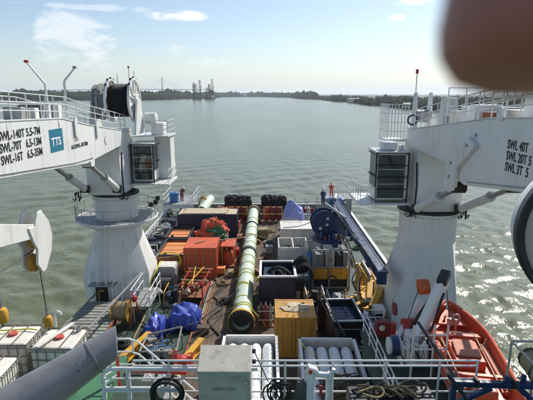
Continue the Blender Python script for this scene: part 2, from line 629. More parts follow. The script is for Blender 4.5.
# ------------------------------------------------------------------ far shore
def shore_y(az):
    """distance of the waterline from the camera by azimuth (degrees, clockwise from aft)"""
    pts = [(-75, 520), (-55, 900), (-40, 1350), (-30, 1480), (-14, 1500), (-8, 1900), (-4.5, 2900), (-1, 3000), (2, 2500), (5, 1750), (9, 1120), (13, 760), (17, 610), (21, 520), (27, 455), (40, 360), (60, 300), (75, 290)]
    for (a, d), (b, e) in zip(pts, pts[1:]):
        if a <= az <= b:
            t = (az - a) / (b - a)
            t = t * t * (3 - 2 * t)
            return d * (e / d) ** t
    return pts[0][1] if az < pts[0][0] else pts[-1][1]


def hill(az, t):
    h = 13 if az < -14 else (6 if az < 0 else 4.5)
    return h * min(1, t * 1.0) * (0.75 + 0.25 * math.sin(az * 0.9) + 0.15 * math.sin(az * 2.3 + 1))


def make_land():
    azs = np.linspace(-75, 75, 320)
    ts = [(0, -1.2), (6, 0.6), (40, 1.6), (120, None), (400, None), (1500, None), (5000, None), (16000, None)]
    vs, fs = [], []
    g = random.Random(3)
    for az in azs:
        d0 = shore_y(az) * (1 + 0.012 * math.sin(az * 7) + 0.008 * g.uniform(-1, 1))
        for t, h in ts:
            z = SEA + (h if h is not None else 2 + hill(az, t / 400) * (1 if t < 5000 else 1.2))
            d = d0 + t
            vs.append((d * math.sin(R(az)), d * math.cos(R(az)), z))
    k = len(ts)
    for i in range(len(azs) - 1):
        fs += [(i * k + j, i * k + j + 1, (i + 1) * k + j + 1, (i + 1) * k + j) for j in range(k - 1)]
    mb = MB()
    mb.v, mb.f = vs, fs
    o = mb.build('river_bank', mat('bank_soil_and_grass', (0.075, 0.085, 0.045), 0.95, var=0.4, scale=0.02, dirt=0.6, dirtcol=(0.19, 0.16, 0.11)))
    tag(o, 'low bank of the river', None, None, 'structure')


def make_wood(name, label, a0, a1, n, seed, hs):
    g = np.random.RandomState(seed)
    ico = bmesh.new()
    bmesh.ops.create_icosphere(ico, subdivisions=1, radius=1)
    bv = np.array([v.co[:] for v in ico.verts])
    bf = np.array([[v.index for v in f.verts] for f in ico.faces])
    ico.free()
    V, F = [], []
    for i in range(n):
        az = g.uniform(a0, a1)
        t = (g.exponential(60) + 4) if g.rand() < .6 else g.uniform(60, 1100)
        d = shore_y(az) + t
        h = g.uniform(*hs) * (0.9 + 0.14 * math.sin(az * 1.7 + seed) * math.sin(az * 0.61))
        if g.rand() < 0.05:
            h *= 1.45
        w = h * g.uniform(0.35, 0.6)
        base = SEA + 0.8 + hill(az, t / 400)
        q = bv * (1 + 0.2 * g.uniform(-1, 1, (len(bv), 1)))
        q = q * np.array([w, w, h * 0.5]) + np.array([d * math.sin(R(az)), d * math.cos(R(az)), base + h * 0.5])
        V.append(q)
        F.append(bf + i * len(bv))
    me = bpy.data.meshes.new(name)
    me.from_pydata(np.concatenate(V).tolist(), [], np.concatenate(F).tolist())
    o = bpy.data.objects.new(name, me)
    COL.objects.link(o)
    me.materials.append(mat(name + '_foliage', (0.026, 0.040, 0.018), 0.95, var=0.6, scale=0.05, dirt=0.2, dirtcol=(0.05, 0.055, 0.022), spec=0.1))
    tag(o, label, 'woodland', None, 'stuff')


make_land()
make_wood('far_woodland', 'dark wooded bank on the left beyond the drum winch', -46, -13.5, 5200, 5, (12, 22))
make_wood('distant_woodland', 'thin distant tree line in the middle of the horizon', -13.5, 6, 3200, 6, (14, 25))
make_wood('near_woodland', 'dark tree line along the bank on the right', 6, 46, 5200, 8, (5, 9.5))


def town_house(az, dist, w, h, m, label, roof):
    t = thing('shore_building', label, 'building', ((dist) * math.sin(R(az)), dist * math.cos(R(az)), SEA + 2.5), -R(az), 'buildings on the far bank')
    MB().bx(-w / 2, w / 2, -6, 6, 0, h).build('wall', m, t)
    MB().prism([(-w / 2 - .5, -6.5, h), (w / 2 + .5, -6.5, h), (w / 2 * .8, 0, h + roof), (-w / 2 * .8, 0, h + roof)], (0, 13, 0)).build('roof', 'grey', t)
    wm = MB().bx(-1.2, 1.2, -6.08, -6.0, 0, 1.7).build('window', 'glass', t, (-w / 2 + w / 6, 0, h * .45))
    for k in (1, 2):
        copy_part(wm, (-w / 2 + w / 6 + k * w / 3, 0, h * .45), t)


town_house(16.6, 590, 9, 4, 'cream', 'pale low shed at the waterline left of the right crane', 1.5)
town_house(10.5, 985, 26, 6, 'white2', 'long whitish building on the right bank', 2)
town_house(-2.8, 2950, 45, 9, 'cream', 'tiny pale warehouse in the middle of the horizon', 4)


# cable-stayed bridge
def make_bridge():
    by = 2700.0
    t = thing('cable_stayed_bridge', 'hazy cable stayed bridge on the horizon at left', 'bridge', (-878, by, SEA))
    conc = mat('bridge_concrete', (0.34, 0.34, 0.33), 0.8, var=0.1, scale=0.05)
    x0, x1 = -700, 570
    prof = lambda x: 44 - 0.0000235 * (x - 185) ** 2
    n = 24
    d = MB()
    for i in range(n):
        a, b = x0 + (x1 - x0) * i / n, x0 + (x1 - x0) * (i + 1) / n
        d.bar((a, 0, prof(a)), (b, 0, prof(b)), 18, 3.2)
    d.build('deck', conc, t)
    pm = MB()
    pm.cyl((0, -8, 0), (0, -2.5, 62), 3.2, 2.6, 8).cyl((0, 8, 0), (0, 2.5, 62), 3.2, 2.6, 8).cyl((0, 0, 58), (0, 0, 112), 2.8, 1.6, 8)
    po = pm.build('pylon', conc, t, (0, 0, 0))
    copy_part(po, (285, 0, 0), t)
    cm_ = MB().cyl((0, 0, 0), (1, 0, 0), 0.22, n=4, cap=False).mesh('stay_cable')
    cm_.materials.append(M['grey'])
    for px in (0, 285):
        for s in (-1, 1):
            for k in range(1, 9):
                a = Vector((px, 0, 108 - (8 - k) * 3.2))
                bx = px + s * k * 17
                b = Vector((bx, 0, prof(bx)))
                o = bpy.data.objects.new('stay_cable', cm_)
                COL.objects.link(o)
                o.parent = t
                o.location = a
                o.rotation_euler = (b - a).to_track_quat('X', 'Z').to_euler()
                o.scale = ((b - a).length, 1, 1)
    pm = MB().bx(-2, 2, -6, 6, 0, 36).build('pier', conc, t, (-150, 0, 0))
    for x in (-250, -340, -430, -520, -610, 390, 470, 550):
        c = copy_part(pm, (x, 0, 0), t)
        c.scale = (1, 1, (prof(x) - 3) / 36)


make_bridge()


# jack-up rigs moored by the far bank
def lattice_leg(h, w=3.2):
    m = MB()
    c = [(w * math.cos(a), w * math.sin(a)) for a in (0.5, 2.6, 4.7)]
    for x, y in c:
        m.cyl((x, y, 0), (x, y, h), 0.55, n=5)
    k = int(h / 5)
    for i in range(k):
        for j in range(3):
            a, b = c[j], c[(j + 1) % 3]
            if i % 2:
                a, b = b, a
            m.cyl((a[0], a[1], i * h / k), (b[0], b[1], (i + 1) * h / k), 0.32, n=4)
    return m


def make_rig(x, y, s, label, legs, rz):
    t = thing('jackup_rig', label, 'rig', (x, y, SEA), rz, 'jack-up rigs at the far bank')
    MB().bx(-22 * s, 22 * s, -14, 14, 1, 9).bx(-20 * s, -8 * s, -10, 10, 9, 17).build('hull', 'black', t)
    MB().bx(6 * s, 18 * s, -9, 9, 9, 14).build('deckhouse', 'grey', t)
    for lx, ly, h in legs:
        lattice_leg(h).build('leg', 'black', t, (lx * s, ly, 2))
    m = MB()
    for a in range(4):
        cx0, cy0 = (5 if a % 2 else -5), (5 if a > 1 else -5)
        m.cyl((cx0, cy0, 14), (cx0 * .25, cy0 * .25, 48), 0.6, n=4)
    for i in range(6):
        z = 16 + i * 5
        w = 5 - (z - 14) / 34 * 3.75
        w2 = 5 - (z + 5 - 14) / 34 * 3.75
        for sgn in (-1, 1):
            m.cyl((-w, sgn * w, z), (w2, sgn * w2, z + 5), 0.35, n=4).cyl((sgn * w, w, z), (sgn * w2, -w2, z + 5), 0.35, n=4)
    m.build('derrick', 'black', t, (-4 * s, 0, 0))
    MB().bar((12 * s, 0, 14), (24 * s, 0, 42), 1.2, 1.6).build('crane_boom', 'black', t)


make_rig(-212, 1440, 0.62, 'left dark jack-up rig with tall lattice legs far off on the water', [(-14, -8, 50), (-14, 8, 44), (15, 0, 58)], 0.2)
make_rig(-176, 1470, 0.55, 'right dark jack-up rig with one tall lattice leg far off on the water', [(-14, -8, 36), (-10, 8, 33), (13, 0, 62)], -0.3)


# ------------------------------------------------------------------ the ship: hull and decks
def make_ship():
    y0, y1, hb = 2.0, 57.0, 12.0
    out = [(-hb, y0), (-hb, 50), (-hb + .25, 54), (-hb + .9, y1), (9.2, y1), (9.75, 54), (9.95, 50), (9.95, 32.5), (hb, 30.6), (hb, y0)]
    h = MB().prism([(x, y, SEA - 2) for x, y in out], (0, 0, -SEA + 2 - 0.02))
    tag(h.build('ship_hull', 'navy'), 'dark hull of the ship under the decks', None, None, 'structure')
    d = MB().prism([(x * .998, y if y < 50 else y - .03, -0.015) for x, y in out], (0, 0, 0.019))
    deck = tag(d.build('main_deck', 'deckgreen'), 'stained dark green working deck of the ship', None, None, 'structure')
    pl = MB()
    g = random.Random(2)
    x = -4.55
    while x < 3.2:
        y = 19.0 + g.uniform(0, 3)
        ya = 19.0
        while ya < 55.5:
            yb = min(55.5, ya + g.uniform(2.6, 4.4))
            dz = g.uniform(-.008, .012)
            pl.bx(x + .006, x + .244 + g.uniform(-.006, .004), ya + .006, yb - .006, 0.004, 0.085 + dz)
            ya = yb
        x += .25
    o = pl.build('timber_planking', 'wood', deck, smooth=0)
    tag(o, 'brown timber sheathing along the middle of the deck', None, None, 'stuff')
    # steel edging of the timber
    MB().bx(-4.68, -4.57, 19, 55.5, 0.004, 0.13).build('timber_edging', 'rusty', deck)
    # bulwark with stays
    for s, nm in ((-1, 'bulwark'), (1, 'bulwark')):
        t = thing('bulwark', 'grey steel bulwark along the %s side of the deck' % ('left' if s < 0 else 'right'), 'bulwark', (-11.9 if s < 0 else 9.85, 36, 0))
        ya, yb = (36.2, 56) if s < 0 else (33, 56)
        MB().bx(-.04, .04, ya - 36, yb - 36, 0, 1.0).build('plate', 'grey', t)
        MB().bx(-.14, .14, ya - 36, yb - 36, 1.0, 1.07).build('cap_rail', 'white2', t)
        st = MB().prism([(-s * .04, 0, 0), (-s * .5, 0, 0), (-s * .04, 0, .95)], (0, .03, 0)).build('bulwark_stay', 'grey', t, (0, ya - 36 + .4, 0))
        y = ya - 36 + 1.8
        while y < yb - 36:
            copy_part(st, (0, y, 0), t)
            y += 1.4
    t = thing('bulwark', 'low steel bulwark across the stern behind the black fenders', 'bulwark', (0, 56.7, 0))
    MB().bx(-11, 9.1, -.04, .04, 0, .9).build('plate', 'grey', t)
    MB().bx(-11, 9.1, -.14, .14, .9, .97).build('cap_rail', 'white2', t)
    # left shelf outboard walkway beside the half-height baskets
    # upper decks near the camera
    k = MB()
    k.bx(-8.2, 8.2, 2.2, 9.35, 7.25, 7.55)
    k.bx(-8.2, -3.8, 9.35, 11.3, 7.25, 7.55)
    tag(k.build('upper_deck', 'deckgreen2', bevel=.01), 'green upper deck at the near left', None, None, 'structure')
    k = MB().bx(-8, 8, 2.3, 9.2, 0, 7.24)
    tag(k.build('deckhouse_wall', 'white'), 'white deckhouse below the upper deck', None, None, 'structure')
    # boat deck on the right
    k = MB().bx(4.4, 8.3, 9.36, 19.6, 3.5, 3.75).bx(4.5, 4.7, 9.4, 19.5, 0, 3.49).bx(8.0, 8.2, 9.4, 19.5, 0, 3.49)
    tag(k.build('boat_deck', 'deckgreen'), 'green boat deck under the red rescue boat', None, None, 'structure')


make_ship()


# ------------------------------------------------------------------ pedestal cranes
def loft_square_round(hx, hy, z0, z1, r, z2, n=48, ox=0.0):
    vs, fs = [], []

    def sq(a):
        c, s = math.cos(a), math.sin(a)
        k = 1 / max(abs(c) / hx, abs(s) / hy)
        return c * k, s * k
    angs = sorted([2 * math.pi * i / n for i in range(n)] + [a % (2 * math.pi) for a in (math.atan2(hy, hx), math.atan2(hy, -hx), math.atan2(-hy, -hx), math.atan2(-hy, hx))])
    n = len(angs)
    rings = []
    for z, t in ((z0, 0), (z1, 0), (z2, 1)):
        ring = []
        for a in angs:
            x, y = sq(a)
            ring.append(((x + ox) * (1 - t) + r * math.cos(a) * t, y * (1 - t) + r * math.sin(a) * t, z))
        rings.append(ring)
    for rg in rings:
        vs += rg
    for j in range(2):
        fs += [(j * n + i, j * n + (i + 1) % n, (j + 1) * n + (i + 1) % n, (j + 1) * n + i) for i in range(n)]
    m = MB()
    m.v, m.f = vs, fs
    return m


def loft_octagon(hx, hy, fx, fy, z0, z1, r, z2):
    """eight-sided foot (flat faces, cut corners) running up into a round column"""
    oc = [(fx, -hy), (hx, -fy), (hx, fy), (fx, hy), (-fx, hy), (-hx, fy), (-hx, -fy), (-fx, -hy)]
    pts = []
    for (x0, y0), (x1, y1) in zip(oc, oc[1:] + oc[:1]):
        for k in range(6):
            pts.append((x0 + (x1 - x0) * k / 6, y0 + (y1 - y0) * k / 6))
    n = len(pts)
    vs = [(x, y, z) for z in (z0, z1) for x, y in pts]
    for x, y in pts:
        q = r / math.hypot(x, y)
        vs.append((x * q, y * q, z2))
    m = MB()
    m.v = vs
    m.f = [(j * n + i, j * n + (i + 1) % n, (j + 1) * n + (i + 1) % n, (j + 1) * n + i) for j in range(2) for i in range(n)]
    return m


def hyd(parent, a, b, r, split=0.55, m='white'):
    a, b = Vector(a), Vector(b)
    c = a.lerp(b, split)
    o = MB().cyl(a, c, r, n=14).cyl(a.lerp(b, split - .03), c, r * 1.12, n=14).build('luffing_cylinder', m, parent)
    MB().cyl(c, b, r * .55, n=12).build('piston_rod', 'steel', o)
    for q in (a, b):
        MB().cyl(q - Vector((.28, 0, 0)), q + Vector((.28, 0, 0)), r * 1.1, n=12).build('pin', 'black', o)
    return o


def ladder(parent, p0, h, w=.42, m='white2', lean=0.0):
    x, y, z = p0
    k = MB()
    for s in (-1, 1):
        k.bar((x + s * w / 2, y, z), (x + s * w / 2, y + lean, z + h), .075, .075)
    o = k.build('ladder', m, parent)
    rm = MB().cyl((-w / 2, 0, 0), (w / 2, 0, 0), .026, n=5).build('rung', m, o)
    i, first = 0, True
    while i * .3 + .15 < h:
        q = (x, y + lean * (i * .3 + .15) / h, z + .15 + i * .3)
        if first:
            rm.location = q
            first = False
        else:
            copy_part(rm, q, o)
        i += 1
    return o


def cab(parent, x0, x1, yf, yb, z0, z1, s):
    """operator's cab: glazed front and side, black guard bars"""
    o = MB().bx(x0 + .06, x1 - .06, yf + .1, yb, z0, z1).build('operator_cab', 'white', parent, bevel=.05)
    MB().bx(x0 - .05, x1 + .05, yf - .12, yb + .05, z1, z1 + .1).build('cab_roof', 'white', o, bevel=.03)
    w = (x1 - x0)
    for i in range(3):
        zz0 = z0 + .12 + i * (z1 - z0 - .2) / 3
        zz1 = zz0 + (z1 - z0 - .2) / 3 - .05
        MB().bx(x0 + .16, x1 - .16, yf + .06, yf + .12, zz0, zz1).build('pane', 'glass', o)
    sx = x1 - .07 if s > 0 else x0 + .07
    sx2 = sx + .03 * s
    MB().bx(sx, sx2, yf + .3, yb - .3, z0 + .75, z1 - .2).build('pane', 'glass', o)
    sx = x0 + .07 if s > 0 else x1 - .07
    MB().bx(sx, sx - .03 * s, yf + .3, yb - .3, z0 + .75, z1 - .2).build('pane', 'glass', o)
    g = MB()
    for x in (x0, x1):
        g.bar((x, yf - .1, z0 - .1), (x, yf - .1, z1 + .05), .08, .08)
    for i in range(5):
        z = z0 - .05 + i * (z1 - z0 + .05) / 4
        g.bar((x0, yf - .1, z), (x1, yf - .1, z), .05, .05)
    for x in (x0 - .02, x1 + .02):
        for z in (z0 - .02, (z0 + z1) / 2, z1 - .1):
            g.bar((x, yf - .1, z), (x, yb, z), .05, .05)
    g.build('guard_bars', 'black', o)
    return o


def hose_bunch(parent, c, n, r, seed, m='rubber', rad=.03):
    g = random.Random(seed)
    for i in range(n):
        a = Vector((c[0] + g.uniform(-r, r) * .5, c[1] + g.uniform(-r, r) * .5, c[2] + r * g.uniform(.5, 1)))
        b = Vector((c[0] + g.uniform(-r, r), c[1] + g.uniform(-r, r) * .6, c[2] + r * g.uniform(-.2, .6)))
        mid = (a + b) / 2 + Vector((g.uniform(-.4, .4) * r, 0, -r * g.uniform(.8, 1.6)))
        pts = [a * (1 - t) ** 2 + mid * 2 * t * (1 - t) + b * t * t for t in [k / 8 for k in range(9)]]
        MB().tube(pts, rad, 6).build('hose', m, parent)


def make_crane(name, label, cx, cy, s, left):
    t = thing(name, label, 'crane', (cx, cy, 0), 0, 'pedestal cranes')
    OX, CR = (.38, 1.5) if left else (0, 1.74)     # column axis offset and radius
    if left:
        loft_octagon(2.4, 2.35, 1.4, 1.25, 0, 1.85, CR, 5.25).build('pedestal_base', 'white', t, (OX, 0, 0), smooth=20)
    else:
        loft_square_round(2.22, 2.4, 0, .15, CR, 5.6, ox=-.6).build('pedestal_base', 'white', t, smooth=25)
    MB().lathe([(CR, 5.2), (CR, 7.35), (CR + .14, 7.37), (CR + .14, 7.5), (1.3, 7.52)], (OX, 0, 0), (0, 0, 1), 48).build('column', 'white', t)
    MB().lathe([(1.4, 7.50), (CR + .16, 7.52), (CR + .16, 7.62), (1.4, 7.64)], (OX, 0, 0), (0, 0, 1), 48).build('slewing_ring', 'black', t)
    bt = MB().cyl((0, 0, -.05), (0, 0, .05), .035, n=6).build('ring_bolt', 'grey', t, (OX + CR + .09, 0, 7.38))
    for k in range(1, 40):
        copy_part(bt, (OX + (CR + .09) * math.cos(k * math.pi / 20), (CR + .09) * math.sin(k * math.pi / 20), 7.35), t)
    # slewing house, box of plates narrowing to the boom pivot
    hx0, hx1 = (-1.0, 1.36) if left else (-1.3, 1.3)
    MB().prism([(hx0, -1.55, 7.66), (hx0, 1.75, 7.66), (hx0, 1.9, 10.4), (hx0, 1.3, 12.1), (hx0, -.9, 12.1), (hx0, -1.75, 10.2)], (hx1 - hx0, 0, 0)).build('slewing_house', 'white', t, bevel=.05)
    bx0, bx1 = (1.40, -1.15) if left else (-1.55, 1.0)
    bx0 *= 1
    if left:   # profile (Y from crane axis, z)
        prof = [(1.25, 11.80), (-6.6, 12.78), (-9.4, 13.22), (-10.1, 13.33), (-15.6, 13.50), (-24.0, 13.62), (-24.2, 12.2), (-15.9, 11.42), (-7.4, 10.75), (-6.9, 10.78), (1.1, 11.20)]
    else:
        prof = [(0.3, 12.40), (-3.0, 12.75), (-9.9, 13.56), (-13.0, 13.74), (-20.0, 13.86), (-20.2, 12.5), (-13.5, 11.36), (-8.2, 10.62), (-7.6, 10.75), (-6.9, 11.28), (0.2, 11.45)]
    bm = MB().prism([(bx0, y, z) for y, z in prof], (bx1 - bx0, 0, 0))
    boom = bm.build('boom', 'white', t, bevel=.03)
    # welded flange plates along boom edges
    fx = bx0 + (.012 if left else -.012)
    up = prof[:6] if left else prof[:5]
    for (ya, za), (yb, zb) in zip(up, up[1:]):
        MB().bar((bx0 - s * .12, ya, za + .03), (bx0 - s * .12, yb, zb + .03), .3, .05).build('flange_plate', 'white', boom)
    def edge(ps, y):
        for (ya, za), (yb, zb) in zip(ps, ps[1:]):
            if min(ya, yb) <= y <= max(ya, yb) and ya != yb:
                return za + (zb - za) * (y - ya) / (yb - ya)
    hi_, lo_ = (prof[:6], prof[6:]) if left else (prof[:5], prof[5:])
    for y in ((-3.2, -6.0, -9.0, -12.4, -14.6, -17.5) if left else (-2.5, -4.9, -9.95, -12.9, -15.6)):
        a_, b_ = edge(lo_, y), edge(hi_, y)
        if a_ and b_:
            MB().bx(bx0 - s * .004, bx0 + s * .006, y - .018, y + .018, a_ + .05, b_ - .05).build('weld_seam', 'white', boom)
    MB().tube([(bx0 + s * .03, y, edge(lo_, y) + .16) for y in ((-6.5, -9, -12, -15, -18, -21) if left else (-8.6, -11, -14, -17))], .022, 6).build('cable_run', 'grey', boom)
    MB().tube([(hx1 + .03 if left else hx0 - .03, y, z) for y, z in ((-1.3, 7.7), (-1.45, 9.2), (-1.2, 10.6))], .05, 6).build('cable_run', 'rubber', t)
    # luffing cylinders either side
    if left:
        hyd(t, (1.1, -1.75, 8.15), (1.1, -6.5, 10.62), .24, .5)
        hyd(t, (-1.1, -1.75, 8.15), (-1.1, -6.5, 10.62), .24, .5)
        MB().prism([(.8, -6.95, 10.9), (.8, -6.2, 10.9), (.8, -6.3, 10.45), (.8, -6.75, 10.45)], (.6, 0, 0)).build('cylinder_lug', 'white', t, bevel=.02)
    else:
        for x in (-1.35, 1.2):
            hyd(t, (x, -1.8, 7.95), (x - .02, -7.35, 10.35), .25, .62)
        MB().prism([(bx0 - .01, -9.35, 12.45), (bx0 - .01, -8.75, 12.75), (bx0 - .01, -6.75, 11.55), (bx0 - .01, -6.55, 10.35), (bx0 - .01, -7.05, 10.05), (bx0 - .01, -7.6, 10.25), (bx0 - .01, -7.75, 11.25)], (-.2, 0, 0)).build('cylinder_lug', 'white', t, bevel=.02)
        for y, z in ((-8.7, 12.4), (-7.2, 11.45), (-7.1, 10.8)):
            MB().cyl((bx0 - .2, y, z), (bx0 - .26, y, z), .07, n=8).build('bolt', 'grey', t)
    # hoses at the slewing ring
    hose_bunch(t, (s * 1.55, -1.75, 7.55), 7, .55, 11)
    hose_bunch(t, (-s * 1.55, -1.75, 7.55), 6, .5, 12)
    # cab on the inboard side
    if left:
        cab(t, 1.5, 3.1, .6, 2.5, 8.25, 10.95, s)
        MB().bx(1.4, 4.2, .3, 3.6, 8.0, 8.1).build('cab_platform', 'white', t)
        MB().bx(2.75, 3.95, 2.62, 4.2, 8.12, 11.35).build('machinery_housing', 'white', t, bevel=.05)
        rail_parts(t, [(3.4, .35, 8.1), (4.15, .35, 8.1), (4.15, 3.55, 8.1)], (.5, 1.0), step=.8)
        MB().bx(1.35, 4.1, 1.4, 4.3, 11.42, 11.5).build('winch_platform', 'white', t)
        rail_parts(t, [(2.4, 1.45, 11.5), (4.05, 1.45, 11.5), (4.05, 4.2, 11.5)], (.4, .75, 1.1), step=.7)
        MB().bx(2.7, 3.6, 2.0, 3.2, 11.51, 12.4).build('electric_cabinet', 'white', t, bevel=.04)
        MB().lathe([(.0, 0), (.42, 0), (.42, .75), (.2, .85), (0, .85)], (2.35, 2.0, 12.75), (1, 0, 0), 16).build('winch_motor', 'white', t)
    else:
        cab(t, -3.65, -1.75, -.9, 1.1, 8.25, 11.1, s)
        MB().bx(-4.6, -1.5, -1.2, 1.9, 8.0, 8.1).build('cab_platform', 'white', t)
        rail_parts(t, [(-3.7, -1.15, 8.1), (-4.55, -1.15, 8.1), (-4.55, 1.85, 8.1)], (.5, 1.0), step=.8)
        MB().bx(-3.2, -2.35, -.6, .5, 11.22, 11.7).build('air_conditioner', 'white', t, bevel=.08)
        MB().bx(-2.2, -1.9, -.4, .0, 11.22, 11.5).build('floodlight', 'white', t, bevel=.04)
        # caged access platform above the cab
        MB().bx(-2.6, -1.4, .9, 3.0, 11.6, 11.68).build('access_platform', 'white', t)
        k = MB()
        o = k.bx(-2.6, -1.4, .9, .93, 11.68, 11.75).build('toe_plate', 'white', t)
        pm = MB().cyl((0, 0, 0), (0, 0, 2.2), .028, n=6).build('cage_bar', 'white2', t, (-2.6, .9, 11.68))
        for i in range(1, 7):
            copy_part(pm, (-2.6 + i * .2, .9, 11.68), t)
        for i in range(1, 7):
            copy_part(pm, (-2.6, .9 + i * .35, 11.68), t)
        for z in (.55, 1.1, 1.65, 2.2):
            MB().tube([(-1.4, .9, 11.68 + z), (-2.6, .9, 11.68 + z), (-2.6, 3.0, 11.68 + z)], .026).build('rail', 'white2', t)
        # auxiliary winch with its frame and a mast light
        for x in (-1.25, -.35):
            MB().prism([(x, -.1, 12.45), (x, .9, 12.45), (x, .55, 14.55), (x, .25, 14.6)], (.14, 0, 0)).build('winch_frame', 'white', t, bevel=.02)
        MB().cyl((-1.2, .3, 13.2), (-.3, .3, 13.2), .38, n=16).build('winch_drum', 'grey', t)
        MB().tube(arc((-1.5, -.35, 13.0), .28, 0, 6.28, 14, 'xz'), .05).build('hose_coil', 'rubber', t)
        o = MB().cyl((-1.0, 1.0, 12.4), (-1.0, 1.0, 15.7), .035, n=6).build('light_mast', 'white2', t)
        MB().cyl((-1.0, 1.0, 15.7), (-1.0, 1.0, 15.95), .09, n=8).build('mast_light', 'red', o)
    # walkway railings on top of the boom
    if left:
        for x in (1.32, -1.05):
            pth = [(x, .2, 11.98), (x, -3.0, 12.38), (x, -6.6, 12.83), (x, -9.4, 13.27), (x, -15.6, 13.55), (x, -20, 13.6)]
            rail_parts(t, pth, (.38, .72, 1.08), .026, .024, 1.15)
        for y, dx, dz, red in ((-10.55, -.76, .88, True), (-8.45, .6, .58, False)):
            x = 1.0
            zb = 13.3
            pz = 15.05 if red else 15.2
            o = MB().tube([(x, y, zb), (x, y, pz - .1), (x + dx * .1, y, pz), (x + dx, y, pz + dz)], [.075, .06, .055, .04], 8).build('lamp_post', 'white2', t)
            MB().bx(x + dx - .09, x + dx + .09, y - .07, y + .07, pz + dz - .03, pz + dz + .09).build('lamp_head', 'red' if red else 'grey', o, bevel=.02)
            MB().bar((x - .25, y - .02, zb), (x - .02, y, zb + 1.3), .05, .05).build('brace', 'white2', o)
        g = random.Random(5)
        for i in range(7):
            y = -8.2 - i * .62
            MB().bx(-.5 + g.uniform(-.3, .3), .55, y - .2, y + .2, 13.2 + (.1 if i > 2 else 0), 13.6 + g.uniform(0, .45)).build('boom_equipment', g.choice(['white', 'grey', 'white', 'wire']), t, bevel=.03)
        # dark lifting eyes on the inner face
        for y, z in ((-8.6, 13.1), (-5.6, 12.75)):
            MB().prism([(1.42, y - .18, z - .75), (1.42, y + .12, z - .7), (1.42, y + .16, z + .1), (1.42, y, z + .28), (1.42, y - .2, z + .05)], (.08, 0, 0)).build('lifting_eye', 'white', t, bevel=.02)
        MB().lathe([(.0, .03), (.28, .03), (.28, 0)], (1.405, -4.1, 11.75), (1, 0, 0), 20).build('access_cover', 'white', t)
        # big winch: two flanged drums sides with black rope between
        wy, wz = .9, 14.05
        for x, rr in ((1.82, 1.55), (.2, 1.5)):
            o = MB().lathe([(rr - .3, 0), (rr, 0), (rr, .16), (rr - .14, .16), (rr - .2, .06), (rr - .3, .05)], (x, wy, wz), (1, 0, 0), 40, True).build('drum_flange', 'white', t)
            MB().lathe([(.3, 0), (rr - .1, 0), (rr - .1, .03), (.3, .03)], (x + .02, wy, wz), (1, 0, 0), 40, True).build('web_plate', 'cream', o)
            MB().cyl((x - .02, wy, wz), (x + .3, wy, wz), .42, n=20).build('hub', 'white', o)
            sm = MB().box((0, 0, .75), (.1, .12, 1.0)).build('spoke', 'white', o)
            sm.location = (x + .08, wy, wz)
            for k in range(1, 10):
                c = copy_part(sm, (x + .08, wy, wz), o)
                c.rotation_euler = (k * 2 * math.pi / 10, 0, 0)
            lg = MB().box((0, 0, rr + .03), (.12, .12, .12)).build('rim_lug', 'black', o)
            lg.location = (x + .08, wy, wz)
            for k in (-2, -1, 1, 2):
                c = copy_part(lg, (x + .08, wy, wz), o)
                c.rotation_euler = (k * .4, 0, 0)
        rope = MB()
        prof_r = []
        for k in range(61):
            prof_r.append((1.12 + (.03 if k % 2 else 0), k * 1.46 / 60))
        rope.lathe(prof_r, (.36, wy, wz), (1, 0, 0), 40)
        rope.build('rope_drum', 'rubber', t)
        for x, q in ((-.45, 1.28), (-.8, 1.2)):
            MB().lathe([(.9, 0), (q, 0), (q, .12), (.9, .12)], (x, wy, wz - .1), (1, 0, 0), 32, True).build('brake_disc', 'grey', t)
        MB().cyl((-.95, wy, wz), (.2, wy, wz), .5, n=16).build('winch_shaft', 'grey', t)
        for x in (2.08, -1.1):
            MB().prism([(x, wy - 1.3, 11.7), (x, wy + 1.3, 11.7), (x, wy + .35, wz + .1), (x, wy - .35, wz + .1)], (.14, 0, 0)).build('winch_cheek', 'white', t, bevel=.02)
        for x, h in ((.6, .85), (1.45, 1.3), (1.8, 1.05)):
            o = MB().cyl((x, wy + .6, wz + 1.0), (x, wy + .6, wz + 1.0 + h), .025, n=5).build('aerial', 'grey', t)
        MB().bx(1.39, 1.51, wy + .54, wy + .66, wz + 2.25, wz + 2.38).build('warning_light', 'red', t)
        # ring platform round the column
        MB().lathe([(1.49, 5.72), (2.9, 5.72), (2.9, 5.86), (2.8, 5.86), (2.8, 5.78), (1.5, 5.78)], (OX, 0, 0), (0, 0, 1), 48).build('ring_platform', 'white', t)
        MB().lathe([(1.51, 5.785), (2.79, 5.785), (2.79, 5.80), (1.51, 5.80)], (OX, 0, 0), (0, 0, 1), 48).build('ring_grating', 'grey', t)
        pth = [(OX + 2.85 * math.cos(a), 2.85 * math.sin(a), 5.8) for a in [2 * math.pi * i / 20 for i in range(20)]]
        rail_parts(t, pth, (.5, 1.0), .022, .022, .9, 'grey', True)
        for i in range(8):
            a = 2 * math.pi * i / 8 + .2
            MB().bar((OX + 1.48 * math.cos(a), 1.48 * math.sin(a), 5.0), (OX + 2.7 * math.cos(a), 2.7 * math.sin(a), 5.7), .08, .1).build('bracket', 'white', t)
        # ladder down the front of the base, small landing
        ladder(t, (-.15, -2.62, 1.6), 4.2, lean=.85)
        MB().bx(-1.0, .8, -3.1, -2.37, 1.55, 1.62).build('landing', 'grey', t)
        rail_parts(t, [(-1.0, -2.3, 1.62), (-1.0, -3.08, 1.62), (.3, -3.08, 1.62)], (.5, 1.0), step=.6)
        k = ladder(t, (1.05, -3.1, 0), 1.6, lean=.5)
        rail_parts(t, [(.75, -3.3, .8), (1.4, -2.4, 1.6)], (.5, 1.0), step=.6)
        MB().bx(-.75, .1, -2.42, -2.36, .05, 1.45).build('access_door', 'black', t)
